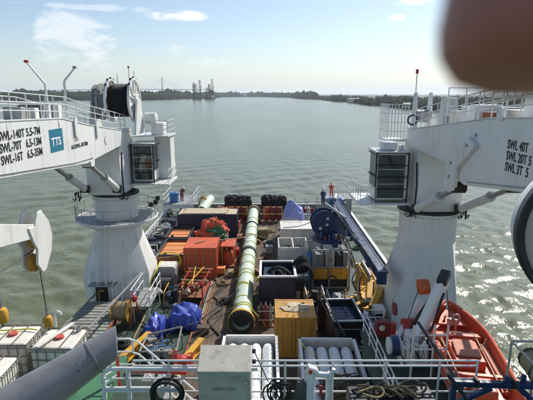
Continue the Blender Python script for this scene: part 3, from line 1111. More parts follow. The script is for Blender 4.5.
        MB().tube([(-.5, -2.46, .25), (-.5, -2.48, .9), (-.4, -2.5, 1.0), (-.1, -2.5, 1.02)], .05).build('grab_handle', 'yellow', t)
        # floodlights hung at the ring
        for a in (-.35, -.1, .35):
            MB().box((OX + 2.95 * math.cos(a), 2.95 * math.sin(a), 6.9), (.3, .25, .3)).build('floodlight', 'black', t, bevel=.03)
        # lettering on the inboard face
        for k, (tx, z) in enumerate((('SWL-140T 5.5-7M', 12.80), ('SWL-70T   6.5-13M', 12.35), ('SWL-16T   6.5-35M', 11.90))):
            text_part(tx, .47, t, (1.408, -15.58, z), (R(90), 0, R(90)), sx=.92 if k == 0 else .86)
        text_part('AUXSWL-10T30M', .30, t, (1.408, -9.3, 11.75), (R(90), 0, R(90)), sx=.95)
        q = MB().bx(1.402, 1.41, -11.55, -10.15, 11.85, 12.90).build('logo_panel', 'teal', t)
        text_part('TTS', .52, q, (1.414, -11.40, 12.15), (R(90), 0, R(90)), 'textw', sx=1.15)
        MB().prism([(1.403, -8.85, 12.1), (1.403, -8.25, 12.1), (1.403, -8.55, 12.5)], (.005, 0, 0)).build('marking', 'grey', t)
        # folded jib under the boom with its sheave head
        jx = -.1
        j = MB().prism([(jx - .35, -22.5, 8.9), (jx - .35, -22.5, 10.3), (jx - .35, -14.4, 9.28), (jx - .35, -11.4, 8.42), (jx - .35, -11.3, 7.72), (jx - .35, -14.6, 8.3)], (.7, 0, 0)).build('jib', 'white', t, bevel=.03)
        head = [(-12.2, 8.45), (-11.6, 8.35), (-11.25, 8.95), (-10.85, 8.98), (-10.2, 8.25), (-10.0, 7.5), (-10.25, 6.7), (-11.0, 5.95), (-11.35, 5.95), (-11.75, 6.5), (-11.6, 7.2), (-11.9, 7.7)]
        for x in (jx - .42, jx + .3):
            MB().prism([(x, y, z) for y, z in head], (.12, 0, 0)).build('jib_head_plate', 'white', j, bevel=.03)
        for q, y, z in ((.62, -10.75, 7.6), (.45, -11.3, 6.45)):
            MB().lathe([(.12, 0), (q, 0), (q - .09, .1), (q, .2), (.12, .2)], (jx - .1, y, z), (1, 0, 0), 24, True).build('sheave', 'yellow', j)
        MB().prism([(bx0, -24.2, 12.0), (bx0, -22.2, 12.0), (bx0, -22.0, 9.0), (bx0, -23.4, 9.0)], (bx1 - bx0, 0, 0)).build('knuckle', 'white', t, bevel=.03)
    else:
        for x, in ((-1.45,), (.9,)):
            pth = [(x, -.6, 12.55), (x, -3.0, 12.83), (x, -9.9, 13.62), (x, -13.0, 13.8), (x, -19, 13.9)]
            rail_parts(t, pth, (.38, .72, 1.08), .028, .026, 1.15)
        # raised winch platform beyond the railing
        rail_parts(t, [(-.9, -4.0, 13.4), (.9, -4.0, 13.4), (.9, -8.0, 13.9)], (.5, 1.0, 1.4), .028, .026, .9)
        g = random.Random(9)
        for i in range(9):
            y = -3.4 - i * 1.05
            MB().bx(-.7 + g.uniform(-.2, .2), .5, y - .35, y + .3, 12.85 + i * .1, 13.15 + i * .1 + g.uniform(.1, .6)).build('boom_equipment', g.choice(['white', 'grey', 'cream', 'rusty', 'steel']), t, bevel=.03)
        MB().prism([(-.5, -2.6, 12.7), (-.5, -1.6, 12.6), (-.5, -1.9, 14.3), (-.5, -2.3, 14.3)], (.8, 0, 0)).build('winch_tower', 'cream', t, bevel=.03)
        MB().prism([(bx0 - .01, -11.1, 13.55), (bx0 - .01, -10.75, 13.55), (bx0 - .01, -10.78, 13.95), (bx0 - .01, -10.92, 14.08), (bx0 - .01, -11.07, 13.95)], (-.1, 0, 0)).build('lifting_eye', 'white', t, bevel=.02)
        for k, (tx, z) in enumerate((('SWL 40T', 12.62), ('SWL 20T 5', 12.22), ('SWL 3T  5', 11.82))):
            text_part(tx, .44, t, (bx0 - .008, -11.55, z), (R(90), 0, R(-90)), sx=.78)
        MB().cyl((bx0 - .0, -9.0, 12.85), (bx0 - .06, -9.0, 12.85), .07, n=8).build('bolt', 'grey', t)
        # ladder and hose on the inboard side of the base
    return t


make_crane('pedestal_crane', 'white pedestal crane with a black rope drum on top and teal square on its boom', -11.3, 32.65, 1, True)
make_crane('pedestal_crane', 'white pedestal crane without a rope drum, its cab left of its thick column', 10.15, 28.0, -1, False)


# ------------------------------------------------------------------ deck cargo
def corrugated(p0, p1, z0, z1, depth, pitch, nrm):
    """corrugated wall between two points, nrm = outward direction"""
    p0, p1, nrm = Vector(p0), Vector(p1), Vector(nrm)
    L = (p1 - p0).length
    n = max(2, int(round(L / pitch)))
    pts = []
    for i in range(n):
        for f, d in ((0.0, 0), (0.32, 0), (0.5, -depth), (0.82, -depth)):
            pts.append(p0.lerp(p1, (i + f) / n) + nrm * d)
    pts.append(p1)
    k = len(pts)
    vs = [(p.x, p.y, z) for z in (z0, z1) for p in pts]
    return MB().add(vs, [(i, i + 1, k + i + 1, k + i) for i in range(k - 1)])


def container(label, loc, w, d, h, m, rz=0, frame=None, roof=None, doors=True, name='shipping_container', roofz=0.0):
    """root at the middle of the base; doors towards -Y (the camera)"""
    frame = frame or m
    t = thing(name, label, 'container', loc, rz)
    hw, hd = w / 2, d / 2
    pm = MB().box((0, 0, h / 2), (.13, .13, h)).build('corner_post', frame, t, (-hw + .065, -hd + .065, 0), bevel=.012)
    for sx, sy in ((1, -1), (1, 1), (-1, 1)):
        copy_part(pm, (sx * (hw - .065), sy * (hd - .065), 0), t)
    cm = MB().box((0, 0, 0), (.19, .19, .14)).build('corner_casting', frame, t, (-hw + .09, -hd + .09, h - .06), bevel=.012)
    for sx in (-1, 1):
        for sy in (-1, 1):
            for z in (.06, h - .06):
                if not (sx < 0 and sy < 0 and z > 1):
                    copy_part(cm, (sx * (hw - .09), sy * (hd - .09), z), t)
    for z in (.08, h - .06):
        for sy in (-1, 1):
            MB().box((0, sy * (hd - .06), z), (w - .26, .11, .12)).build('rail', frame, t, bevel=.01)
        for sx in (-1, 1):
            MB().box((sx * (hw - .06), 0, z), (.11, d - .26, .12)).build('rail', frame, t, bevel=.01)
    corrugated((-hw + .03, hd - .13, 0), (-hw + .03, -hd + .13, 0), .13, h - .1, .04, .26, (-1, 0, 0)).build('side_wall', m, t, smooth=0)
    corrugated((hw - .03, -hd + .13, 0), (hw - .03, hd - .13, 0), .13, h - .1, .04, .26, (1, 0, 0)).build('side_wall', m, t, smooth=0)
    corrugated((hw - .13, hd - .03, 0), (-hw + .13, hd - .03, 0), .13, h - .1, .04, .26, (0, 1, 0)).build('end_wall', m, t, smooth=0)
    MB().box((0, 0, h - .03 + roofz), (w - .2, d - .2, .03)).build('roof', roof or m, t)
    MB().box((0, 0, .1), (w - .24, d - .24, .04)).build('floor', 'wood', t)
    if doors:
        for s in (-1, 1):
            o = MB().box((s * (hw - .13) / 2, -hd + .06, h / 2 + .01), (hw - .15, .05, h - .28)).build('door', m, t, bevel=.01)
            for k in (-.45, .42):
                x = s * (hw - .13) / 2 + s * k * (hw - .2) * .62
                MB().cyl((x, -hd + .01, .16), (x, -hd + .01, h - .16), .02, n=6).build('lock_rod', 'steel' if m != 'yellowc' else m, o)
                MB().bar((x, -hd, h * .42), (x + s * .28, -hd, h * .42), .03, .05).build('handle', 'steel', o)
            for z in (.55, h / 2, h - .55):
                MB().box((s * (hw - .16), -hd + .02, z), (.09, .05, .12)).build('hinge', frame, o)
                MB().box((s * (hw - .13) / 2, -hd + .033, z + .12), (hw - .34, .02, .09)).build('rib', m, o, bevel=.006)
    else:
        corrugated((-hw + .13, -hd + .03, 0), (hw - .13, -hd + .03, 0), .13, h - .1, .04, .26, (0, -1, 0)).build('end_wall', m, t, smooth=0)
    return t


def basket(label, loc, w, d, h, m, rim='black', fill=None, fillz=.3, rz=0, name='cargo_basket', cat='cargo basket', posts=True):
    t = thing(name, label, cat, loc, rz)
    hw, hd = w / 2, d / 2
    for sx in (-1, 1):
        o = MB().bx(sx * hw - .04, sx * hw + .04, -hd + .05, hd - .05, .15, h - .05).build('side_panel', m, t)
        if posts:
            k = int(d / .8)
            pm = MB().box((0, 0, h / 2), (.05, .09, h - .25)).build('stiffener', m, t, (sx * (hw + .06), -hd + .4, 0.05))
            for i in range(1, k):
                copy_part(pm, (sx * (hw + .06), -hd + .4 + i * (d - .6) / max(1, k - 1) * .97, .05), t)
    for sy in (-1, 1):
        o = MB().bx(-hw + .05, hw - .05, sy * hd - .04, sy * hd + .04, .15, h - .05).build('end_panel', m, t)
        if posts:
            pm = MB().box((0, 0, h / 2), (.09, .05, h - .25)).build('stiffener', m, t, (-hw + .5, sy * (hd + .06), .05))
            copy_part(pm, (0, sy * (hd + .06), .05), t)
            copy_part(pm, (hw - .5, sy * (hd + .06), .05), t)
    for sy in (-1, 1):
        MB().box((0, sy * hd, h), (w + .2, .17, .12)).build('top_rail', rim, t, bevel=.01)
        MB().box((0, sy * hd, .09), (w + .2, .17, .15)).build('bottom_rail', rim, t, bevel=.01)
    for sx in (-1, 1):
        MB().box((sx * hw, 0, h - .003), (.17, d - .17, .12)).build('top_rail', rim, t, bevel=.01)
        MB().box((sx * hw, 0, .087), (.17, d - .17, .15)).build('bottom_rail', rim, t, bevel=.01)
    MB().bx(-hw + .05, hw - .05, -hd + .05, hd - .05, .12, .18).build('floor', 'black' if fill != 'orangelid' else m, t)
    if fill:
        MB().bx(-hw + .09, hw - .09, -hd + .09, hd - .09, h - fillz - .05, h - fillz).build('cover', fill, t, bevel=.03)
        if fill == 'orangelid':
            MB().blob((-hw + .55, -hd + .8, h - fillz + .06), (.16, .16, .2), 3, 10, 6, .1).build('bollard', 'black', t)
            for y in (-.2, .9):
                MB().box((0, y * hd * .5, h - fillz + .012), (w - .2, .05, .02)).build('cover_seam', 'rusty', t)
    return t


basket('nearest orange-topped half-height basket beside the orange container', (-7.95, 38.3, 0), 2.35, 4.4, 1.5, 'rusty', 'black', 'orangelid', .22)
basket('farther orange-topped half-height basket beside the navy container', (-8.35, 42.75, 0), 2.2, 3.7, 1.5, 'navy2', 'black', 'orangelid', .22)
container('bright orange steel container with closed doors facing the bridge', (-5.3, 36.2, 0), 2.62, 2.85, 2.6, 'orange')
container('dark navy long container with a tan timber-covered roof', (-6.0, 46.3, 0), 6.05, 2.44, 2.6, 'navy2', roof='timber', doors=False, roofz=.06)
container('ochre yellow container behind the white gas tube racks', (1.62, 24.45, 0), 2.3, 2.35, 2.5, 'yellowc')
wc = container('white wide container in front of the lavender tarpaulin', (3.25, 41.5, 0), 3.95, 2.9, 2.6, 'cream', doors=False)
o = MB()
for i in range(7):
    o = MB().bx(-2.2, 2.3, -.14, .14, 0, .05).build('plank', 'timber', bpy.data.objects['shipping_container.001'], (-.4 + .1 * (i % 3), -.95 + i * .31, 2.67), bevel=.008)

# cover boards spread on the ochre container roof
t = thing('sand_spill', 'pale dried mud heap on the ochre container roof', 'mud', (1.7, 24.5, 2.49))
MB().blob((0, 0, 0), (.75, .6, .09), 4, 18, 8, .35, 0.0).build('heap', 'timber', t)


# net heap behind the orange container
def net_heap():
    t = thing('open_skip', 'grey open skip behind the orange container', 'skip', (-4.9, 39.7, 0))
    MB().bx(-1.3, 1.3, -1.4, 1.4, .1, .2).build('floor', 'grey', t)
    for sx in (-1, 1):
        MB().bx(sx * 1.3 - .05, sx * 1.3 + .05, -1.4, 1.4, .1, 2.2).build('side_wall', 'grey', t)
    for sy in (-1, 1):
        MB().bx(-1.24, 1.24, sy * 1.4 - .05, sy * 1.4 + .05, .1, 2.15).build('end_wall', 'grey', t)
    h = thing('net_heap', 'heap of orange and green netting rising from the grey skip', 'netting', (-4.8, 39.8, 2.1))
    MB().blob((0, .1, .1), (1.25, 1.2, 1.25), 21, 28, 16, .30, -.3, 2.6).build('orange_net', 'net', h)
    MB().blob((.35, -.75, .2), (.85, .6, .75), 22, 24, 14, .32, -.3, 2.6).build('green_net', 'netg', h)
    g = random.Random(8)
    for i in range(16):
        a = g.uniform(0, 6.28)
        r0 = g.uniform(.2, .7)
        pts = []
        for k in range(9):
            tt = k / 8
            aa = a + tt * g.uniform(.3, 1.2)
            rr = r0 + tt * .9
            pts.append((rr * math.cos(aa), .1 + rr * math.sin(aa), 1.45 - 1.3 * tt * tt + g.uniform(-.05, .08)))
        MB().tube(pts, .05, 5).build('rope', ['net', 'rope', 'net'][i % 3], h)


net_heap()


# big pale green pipe lying along the deck
def big_pipe():
    px, r, zc = -1.55, .60, .84
    y0, y1 = 25.9, 53.2
    t = thing('steel_pipe', 'long pale green steel pipe lying along the deck, yellow flange nearest', 'pipe', (px, y0, 0))
    L = y1 - y0
    prof = [(r - .05, 0.02), (r, 0.02)]
    prof += [(r, L * k / 20) for k in range(1, 20)] + [(r, L), (r - .05, L), (r - .05, 0.02)]
    MB().lathe(prof, (0, 0, zc), (0, 1, 0), 40).build('barrel', 'pipe', t)
    # near flange: yellow ring and bolts
    MB().lathe([(r + .005, .0), (r + .24, .0), (r + .24, .2), (r + .10, .32), (r + .006, .6)], (0, 0, zc), (0, 1, 0), 40).build('flange', 'yellow', t)
    MB().lathe([(r - .07, -.012), (r + .20, -.012), (r + .20, -.002), (r - .07, -.002)], (0, 0, zc), (0, 1, 0), 40, True).build('shade_face', 'black', t)  # flange face painted black to widen the dark of the open pipe end
    bm_ = MB().cyl((0, -.16, 0), (0, .24, 0), .045, n=6).build('flange_bolt', 'black', t)
    for k in range(22):
        a = 2 * math.pi * k / 22
        q = ((r + .15) * math.cos(a), 0, zc + (r + .15) * math.sin(a))
        if k == 0:
            bm_.location = q
        else:
            copy_part(bm_, q, t)
    MB().lathe([(.02, .5), (r - .06, .5), (r - .06, .49), (.02, .49)], (0, 0, zc), (0, 1, 0), 32).build('dark_bore_disc', 'black', t)  # black disc stands in for the shade inside the open bore
    # far collar
    MB().lathe([(r + .005, L - .4), (r + .2, L - .35), (r + .2, L), (r - .05, L)], (0, 0, zc), (0, 1, 0), 40).build('far_flange', 'olive', t)
    # joint sleeves
    for y, w in ((12.2, .55), (20.6, .25)):
        MB().lathe([(r + .004, y), (r + .07, y), (r + .07, y + w), (r + .004, y + w)], (0, 0, zc), (0, 1, 0), 40).build('joint_sleeve', 'rubber', t)
    # webbing slings round the pipe
    g = random.Random(6)
    for y in (1.25, 1.55, 2.6, 4.6, 4.85, 6.7, 7.4, 8.9, 10.6, 14.2, 16.5, 19.0, 22.5):
        sk = g.uniform(-.3, .3)
        pts = [((r + .02) * math.cos(a), y + sk * math.cos(a), zc + (r + .02) * math.sin(a)) for a in [2 * math.pi * i / 28 for i in range(28)]]
        MB().tube(pts, .035, 5, True).build('sling', 'sling', t)
    for y in (1.4, 4.7, 7.0):
        pts = wobble((r * .7, y, zc + r * .7), (r + .9, y - .6, .12), 6, -.05, .05, int(y * 10))
        MB().tube(pts, .03, 5).build('sling', 'sling', t)
    # saddles
    for k, y in enumerate((1.7, 9.5, 17.5, 25.0)):
        pts = [(-.95, 0, .09), (.95, 0, .09), (.95, 0, .35)] + [(1.0 * (r + .01) * math.cos(a), 0, zc + (r + .01) * math.sin(a)) for a in [-.35 - i * (math.pi - .7) / 10 for i in range(11)]] + [(-.95, 0, .35)]
        MB().prism([(x, y - .15, z) for x, _, z in pts], (0, .3, 0)).build('saddle', 'rusty', t)


big_pipe()


def short_pipe():
    t = thing('steel_pipe', 'short pale green pipe stub near the stern left of the fenders', 'pipe', (-7.3, 50.2, 0))
    d = Vector((.12, 1, .1)).normalized()
    MB().lathe([(.42, 0), (.55, 0), (.55, 4.2), (.42, 4.2), (.42, 0)], (0, 0, 1.7), d, 28).build('barrel', 'pipe', t)
    MB().lathe([(.02, .3), (.43, .3), (.43, .29)], (0, 0, 1.7), d, 24).build('dark_bore_disc', 'black', t)  # black disc set back inside the bore
    for y in (.6, 3.4):
        MB().bx(-.7, .8, y - .15, y + .15, .09, 1.2).build('saddle', 'grey', t)


short_pipe()


# lashing chains from pipe to deck
g = random.Random(12)
ords = ['nearest', 'second nearest', 'third nearest', 'fourth nearest', 'fifth nearest', 'sixth nearest']
for k, (ya, yb) in enumerate(((24.6, 27.4), (27.0, 29.6), (29.5, 32.2), (32.2, 34.6), (35.2, 37.2), (40.0, 40.6))):
    a, b = Vector((-4.6, ya, .15)), Vector((-1.9, yb, 1.38))
    o = MB().tube(wobble(a, b, 10, .06, .015, k), .035, 5).build('lashing_line', 'wire' if k % 2 else 'brownnet')
    tag(o, '%s dark lashing line running from the left timber edge up to the big pipe' % ords[k], 'lashing', 'pipe lashings')


# red hydraulic stack between orange container and pipe
def red_unit():
    t = thing('hydraulic_unit', 'red and orange valve stack between the orange container and the pipe', 'machine', (-3.25, 37.9, .09))
    MB().bx(-.65, .65, -1.1, 1.1, 0, .18).build('skid', 'rusty', t)
    for x in (-.5, .5):
        for y in (-.9, .9):
            MB().cyl((x, y, .18), (x, y, 1.9), .05, n=6).build('post', 'yellow', t)
    MB().lathe([(0, 0), (.45, .0), (.5, .1), (.5, .9), (.4, 1.1), (0, 1.12)], (-.05, -.35, .2), (0, 0, 1), 20).build('accumulator', 'orange', t)
    MB().lathe([(0, 0), (.35, .0), (.38, .1), (.38, 1.0), (.3, 1.2), (0, 1.22)], (.15, .5, .2), (0, 0, 1), 20).build('accumulator', 'red', t)
    MB().bx(-.6, .6, -1.0, 1.0, 1.86, 1.93).build('top_plate', 'orange', t)
    g = random.Random(3)
    for i in range(9):
        a = (g.uniform(-.55, .55), g.uniform(-.9, .9), 1.9)
        b = (g.uniform(-.7, .7), g.uniform(-1.2, 1.0), g.uniform(.3, 1.2))
        MB().tube(wobble(a, b, 6, -.25, .1, i), .04, 5).build('hose', g.choice(['red', 'rope', 'maroon', 'rubber']), t)


red_unit()


# tyre-clad fenders across the stern
def fender(x, w, label):
    t = thing('tyre_fender', label, 'fender', (x, 55.0, 0), 0, 'black fenders at the stern')
    MB().lathe([(0, -w / 2), (.5, -w / 2 + .1), (.68, -w / 2 + .5), (.68, w / 2 - .5), (.5, w / 2 - .1), (0, w / 2)], (0, 0, 1.45), (1, 0, 0), 24).build('body', 'rubber', t)
    ty = MB()
    pts = arc((0, 0, 0), .36, 0, 2 * math.pi * 15 / 16, 15, 'xz')
    ty.tube(pts, .15, 7, True)
    tm = ty.mesh('tyre')
    tm.materials.append(M['rubber'])
    g = random.Random(int(x * 10) + 50)
    for i in range(8):
        for a in (-.35, .25, .85, 1.45, 2.0):
            o = bpy.data.objects.new('tyre', tm)
            COL.objects.link(o)
            o.parent = t
            px_ = -w / 2 + .4 + i * (w - .8) / 7 + g.uniform(-.08, .08)
            aa = a + g.uniform(-.2, .2)
            o.location = (px_, -.74 * math.cos(aa), 1.45 + .74 * math.sin(aa))
            o.rotation_euler = (-aa + g.uniform(-.5, .5), g.uniform(-.4, .4), g.uniform(-.5, .5))
    for s in (-1, 1):
        MB().bx(s * (w / 2 - .7) - .12, s * (w / 2 - .7) + .12, -.6, .6, 0, 1.1).build('cradle', 'rusty', t)


fender(-3.45, 3.1, 'black tyre-covered fender left of the long pipe at the stern')
fender(.85, 2.9, 'black tyre-covered fender right of the long pipe at the stern')


# maroon floats and yellow frames below the fenders
def floats(x, label, n):
    t = thing('float_rack', label, 'float rack', (x, 51.6, .09))
    for i in range(n):
        xx = (i - (n - 1) / 2) * .72
        MB().lathe([(0, 0), (.28, .02), (.33, .2), (.33, 1.35), (.25, 1.6), (0, 1.65)], (xx, 0, .1), (0, 0, 1), 18).build('float', 'maroon' if i % 3 else 'red', t)
        MB().lathe([(.335, .8), (.345, .82), (.345, .9), (.335, .92)], (xx, 0, .1), (0, 0, 1), 18).build('band', 'sling', t)
    w = n * .72
    for sx in (-1, 1):
        MB().cyl((sx * w / 2, -.42, 0), (sx * w / 2, -.42, 1.9), .04, n=6).build('post', 'yellow', t)
    for z in (.1, 1.85):
        MB().cyl((-w / 2, -.42, z), (w / 2, -.42, z), .035, n=6).build('rail', 'yellow', t)


floats(-3.3, 'maroon floats in a yellow rack left of the long pipe', 3)
floats(.75, 'maroon floats in a yellow rack right of the long pipe', 3)

t = thing('canvas_bale', 'tan and pink canvas bale on the deck near the stern', 'bale', (-5.1, 52.2, 0))
MB().blob((0, 0, .8), (1.0, .8, .85), 31, 18, 10, .2, .0).build('bundle', 'boatlight', t)
for x in (-.4, .4):
    MB().tube([(x, -.85 * math.cos(a), .8 + .9 * math.sin(a)) for a in [i * math.pi / 8 for i in range(9)]], .03, 5).build('strap', 'rope', t)


# tarpaulins
def drape(name, label, loc, rx, ry, h, m, seed, cat='tarpaulin', under='wood'):
    t = thing(name, label, cat, loc)
    g = random.Random(seed)
    n, vs, fs = 40, [], []
    ph = [(g.uniform(1, 5), g.uniform(1, 5), g.uniform(0, 6.3)) for _ in range(7)]
    for j in range(n + 1):
        for i in range(n + 1):
            x, y = -1 + 2 * i / n, -1 + 2 * j / n
            e = max(abs(x), abs(y))
            rr_ = (abs(x) ** 3 + abs(y) ** 3) ** (1 / 3)
            fall = max(0, min(1, (rr_ - .62) / .45))
            z = h * (1 - fall ** 1.4 * .97)
            w = sum(math.sin(a * x * 1.7 + b * y * 1.7 + c) for a, b, c in ph) / 7
            z += w * h * .30 * (1 - fall * .6) + .05 * math.sin(9 * x + 7 * w) * math.sin(8 * y - 5 * w)
            sp = 1 + .10 * math.sin(14 * math.atan2(y, x) + 2 * w) * fall - .12 * fall
            vs.append((x * rx * sp, y * ry * sp, max(.02, z)))
    for j in range(n):
        fs += [(j * (n + 1) + i, j * (n + 1) + i + 1, (j + 1) * (n + 1) + i + 1, (j + 1) * (n + 1) + i) for i in range(n)]
    m_ = MB()
    m_.v, m_.f = vs, fs
    o = m_.build('cloth', m, t, smooth=60)
    sm = o.modifiers.new('thickness', 'SOLIDIFY')
    sm.thickness = .01
    pts = [(rx * .93 * math.cos(a), ry * .93 * math.sin(a), h * .45 + .05 * math.sin(5 * a)) for a in [2 * math.pi * i / 30 for i in range(30)]]
    MB().tube(pts, .02, 5, True).build('lashing', 'rope', t)
    return t


drape('tarpaulin', 'bright blue tarpaulin over deck gear at the left, below the red rack', (-5.25, 27.3, 0), 1.15, 1.35, 1.1, 'tarp', 3)
drape('tarpaulin', 'dark fold of blue tarpaulin left of the bright blue one', (-6.9, 26.3, 0), .75, 1.3, .8, 'tarp', 9)
drape('tarpaulin', 'lavender tarpaulin dome behind the white container', (2.75, 45.6, 0), 1.35, 1.6, 3.3, 'tarp2', 5)


# red open rack with yellow bars
def red_rack():
    t = thing('tool_rack', 'red open pipe rack with yellow bars in front of the orange container', 'rack', (-5.15, 31.6, 0), R(-4))
    for x in (-.75, .75):
        for y in (-1.5, 1.5):
            MB().cyl((x, y, 0), (x, y, 1.5), .05, n=6).build('post', 'red', t)
        for z in (.5, 1.5):
            MB().cyl((x, -1.5, z), (x, 1.5, z), .045, n=6).build('side_bar', 'red', t)
    for i in range(5):
        y = -1.5 + i * .75
        MB().cyl((-.95, y, 1.52), (.95, y, 1.52), .04, n=6).build('cross_bar', ['red', 'timber', 'red', 'yellow', 'timber'][i], t)
    for q, w_ in ((-.2, .25), (.1, -.4)):
        MB().cyl((q, -1.7, 1.6), (w_, 1.6, 1.63), .045, n=6).build('loose_bar', 'yellow', t)
    MB().bx(-.7, .7, -1.4, 1.4, .45, .5).build('shelf', 'rusty', t)
    for i in range(5):
        MB().blob((-.45 + .22 * i, -1 + .5 * i, .7), (.25, .3, .25), i, 10, 6, .2).build('sack', ['timber', 'maroon', 'olive', 'red', 'rope'][i], t)


red_rack()


# white basket and black hose basket
def white_basket():
    t = thing('cargo_cage', 'white framed open cage between the black skip and the white container', 'cage', (2.2, 37.0, 0.09))
    w, d, h = 2.35, 2.6, 2.2
    for x in (-w / 2, w / 2):
        for y in (-d / 2, d / 2):
            MB().box((x, y, h / 2), (.1, .1, h)).build('post', 'cream', t)
    for z in (.06, h):
        for y in (-d / 2, d / 2):
            MB().box((0, y, z), (w + .1, .09, .09)).build('rail', 'cream', t)
        for x in (-w / 2, 0, w / 2):
            MB().box((x, 0, z + .002), (.09, d - .1, .09)).build('rail', 'cream', t)
    MB().bx(-w / 2 + .06, w / 2 - .06, -d / 2 + .0, -d / 2 + .03, .12, h - .1).build('mesh_panel', 'cream', t)
    MB().bx(-w / 2, -w / 2 + .03, -d / 2 + .06, d / 2 - .06, .12, h - .1).build('mesh_panel', 'cream', t)
    MB().bx(w / 2 - .03, w / 2, -d / 2 + .06, d / 2 - .06, .12, h - .1).build('mesh_panel', 'cream', t)
    MB().bx(-w / 2 + .1, w / 2 - .1, -d / 2 + .1, d / 2 - .1, .9, 1.0).build('floor', 'cream', t)
    for x in (-.5, .5):
        MB().cyl((x, .2, 1.0), (x, .2, 1.75), .36, n=18).build('drum', 'grey', t)
        MB().tube(arc((x, .2, 1.8), .3, 0, 6.0, 16, 'xy'), .06, 6).build('hose', 'rubber', t)


white_basket()

b = basket('black steel skip with a white rim, full of thick black hose', (.78, 30.75, 0.09), 2.4, 2.9, 2.35, 'navy2', 'white2', None, name='hose_skip', cat='skip')
h = thing('hose_coil', 'thick black hose coiled inside the white-rimmed skip', 'hose', (.8, 30.75, 1.2))
for k, (r, z, dx) in enumerate(((.95, .25, 0), (.9, .5, .05), (.85, .75, -.05), (.62, .85, .05), (.35, .8, 0))):
    pts = [(dx + r * math.cos(a), r * 1.15 * math.sin(a), z + .12 * math.sin(a * 2 + k)) for a in [2 * math.pi * i / 28 for i in range(28)]]
    MB().tube(pts, .13, 8, True).build('turn', 'rubber', h)
pts = arc((.1, -.2, .3), 1.0, 2.9, .2, 16, 'xz')
MB().tube([(x, y + .3 * math.sin(i * .3), z) for i, (x, y, z) in enumerate(pts)], .14, 8).build('turn', 'rubber', h)
MB().bx(-1.0, -.35, -1.2, 1.2, .2, .95).build('liner', 'navy', h)


def hose_machine():
    t = thing('hose_tensioner', 'black hose tensioner with thick hoses leaning over the right side of the skip', 'machine', (2.55, 31.4, 0.09))
    MB().bx(-.5, .5, -.9, .9, 0, 1.5).build('frame', 'black', t, bevel=.05)
    MB().lathe([(.2, 0), (.62, 0), (.5, .12), (.62, .24), (.2, .24)], (-.1, -.2, 2.3), (0, 1, .2), 24, True).build('guide_wheel', 'rubber', t)
    for i in range(6):
        pts = [(-.5 - .1 * i + .5 * math.sin(k * .5), .3 - .2 * i, 1.5 + 1.3 * math.sin(k * .4 + .1 * i)) for k in range(8)]
        pts = [(.1 + .62 * math.cos(k * .42 - .2 + i * .1), -.6 + i * .22, 1.7 + (.9 + .05 * i) * math.sin(k * .42 - .2 + i * .1)) for k in range(8)]
        MB().tube(pts, .11, 7).build('hose', 'rubber', t)
    MB().bx(.05, .45, -.95, -.9, .3, .8).build('sign_plate', 'yellow', t)
    MB().bx(-.45, -.15, -.95, -.9, .2, .75).build('sign_plate', 'cream', t)


hose_machine()


# ------------------------------------------------------------------ machinery on the right half of the deck
def hpu():
    t = thing('power_pack', 'tall power pack with yellow lower panels under the navy crane', 'machine', (4.9, 34.0, 0))
    w, d, h = 2.75, 2.4, 3.1
    for x in (-w / 2, -.15, w / 2):
        MB().box((x, -d / 2, h / 2), (.12, .12, h)).build('post', 'grey', t)
    for x in (-w / 2, w / 2):
        MB().box((x, d / 2, h / 2), (.12, .12, h)).build('post', 'grey', t)
    for z in (.1, 1.75, h):
        MB().box((0, -d / 2, z), (w - .13, .1, .1)).build('beam', 'grey', t)
    for x0, x1 in ((-w / 2 + .08, -.24), (-.06, w / 2 - .08)):
        MB().bx(x0, x1, -d / 2 + .02, -d / 2 + .08, .75, 1.65).build('yellow_panel', 'yellow', t, bevel=.02)
    MB().bx(-w / 2 + .1, w / 2 - .1, -d / 2 + .1, d / 2 - .1, .12, 1.6).build('tank', 'black', t)
    for i, (x0, x1, z1, m) in enumerate(((-1.2, -.55, 2.7, 'dkgrey'), (-.45, .25, 2.9, 'greybox'), (.35, .8, 2.6, 'black'), (.9, 1.25, 2.85, 'dkgrey'))):
        MB().bx(x0, x1, -d / 2 + .15, d / 2 - .4, 1.62, z1).build('cabinet', m, t, bevel=.03)
    MB().cyl((-.1, -d / 2 + .13, 2.3), (-.1, -d / 2 + .16, 2.3), .14, n=12).build('gauge', 'black', t)
    MB().tube(arc((.1, -d / 2 - .03, .75), .32, 0, math.pi, 10, 'xz'), .05, 6).build('pipe_bend', 'black', t)


hpu()


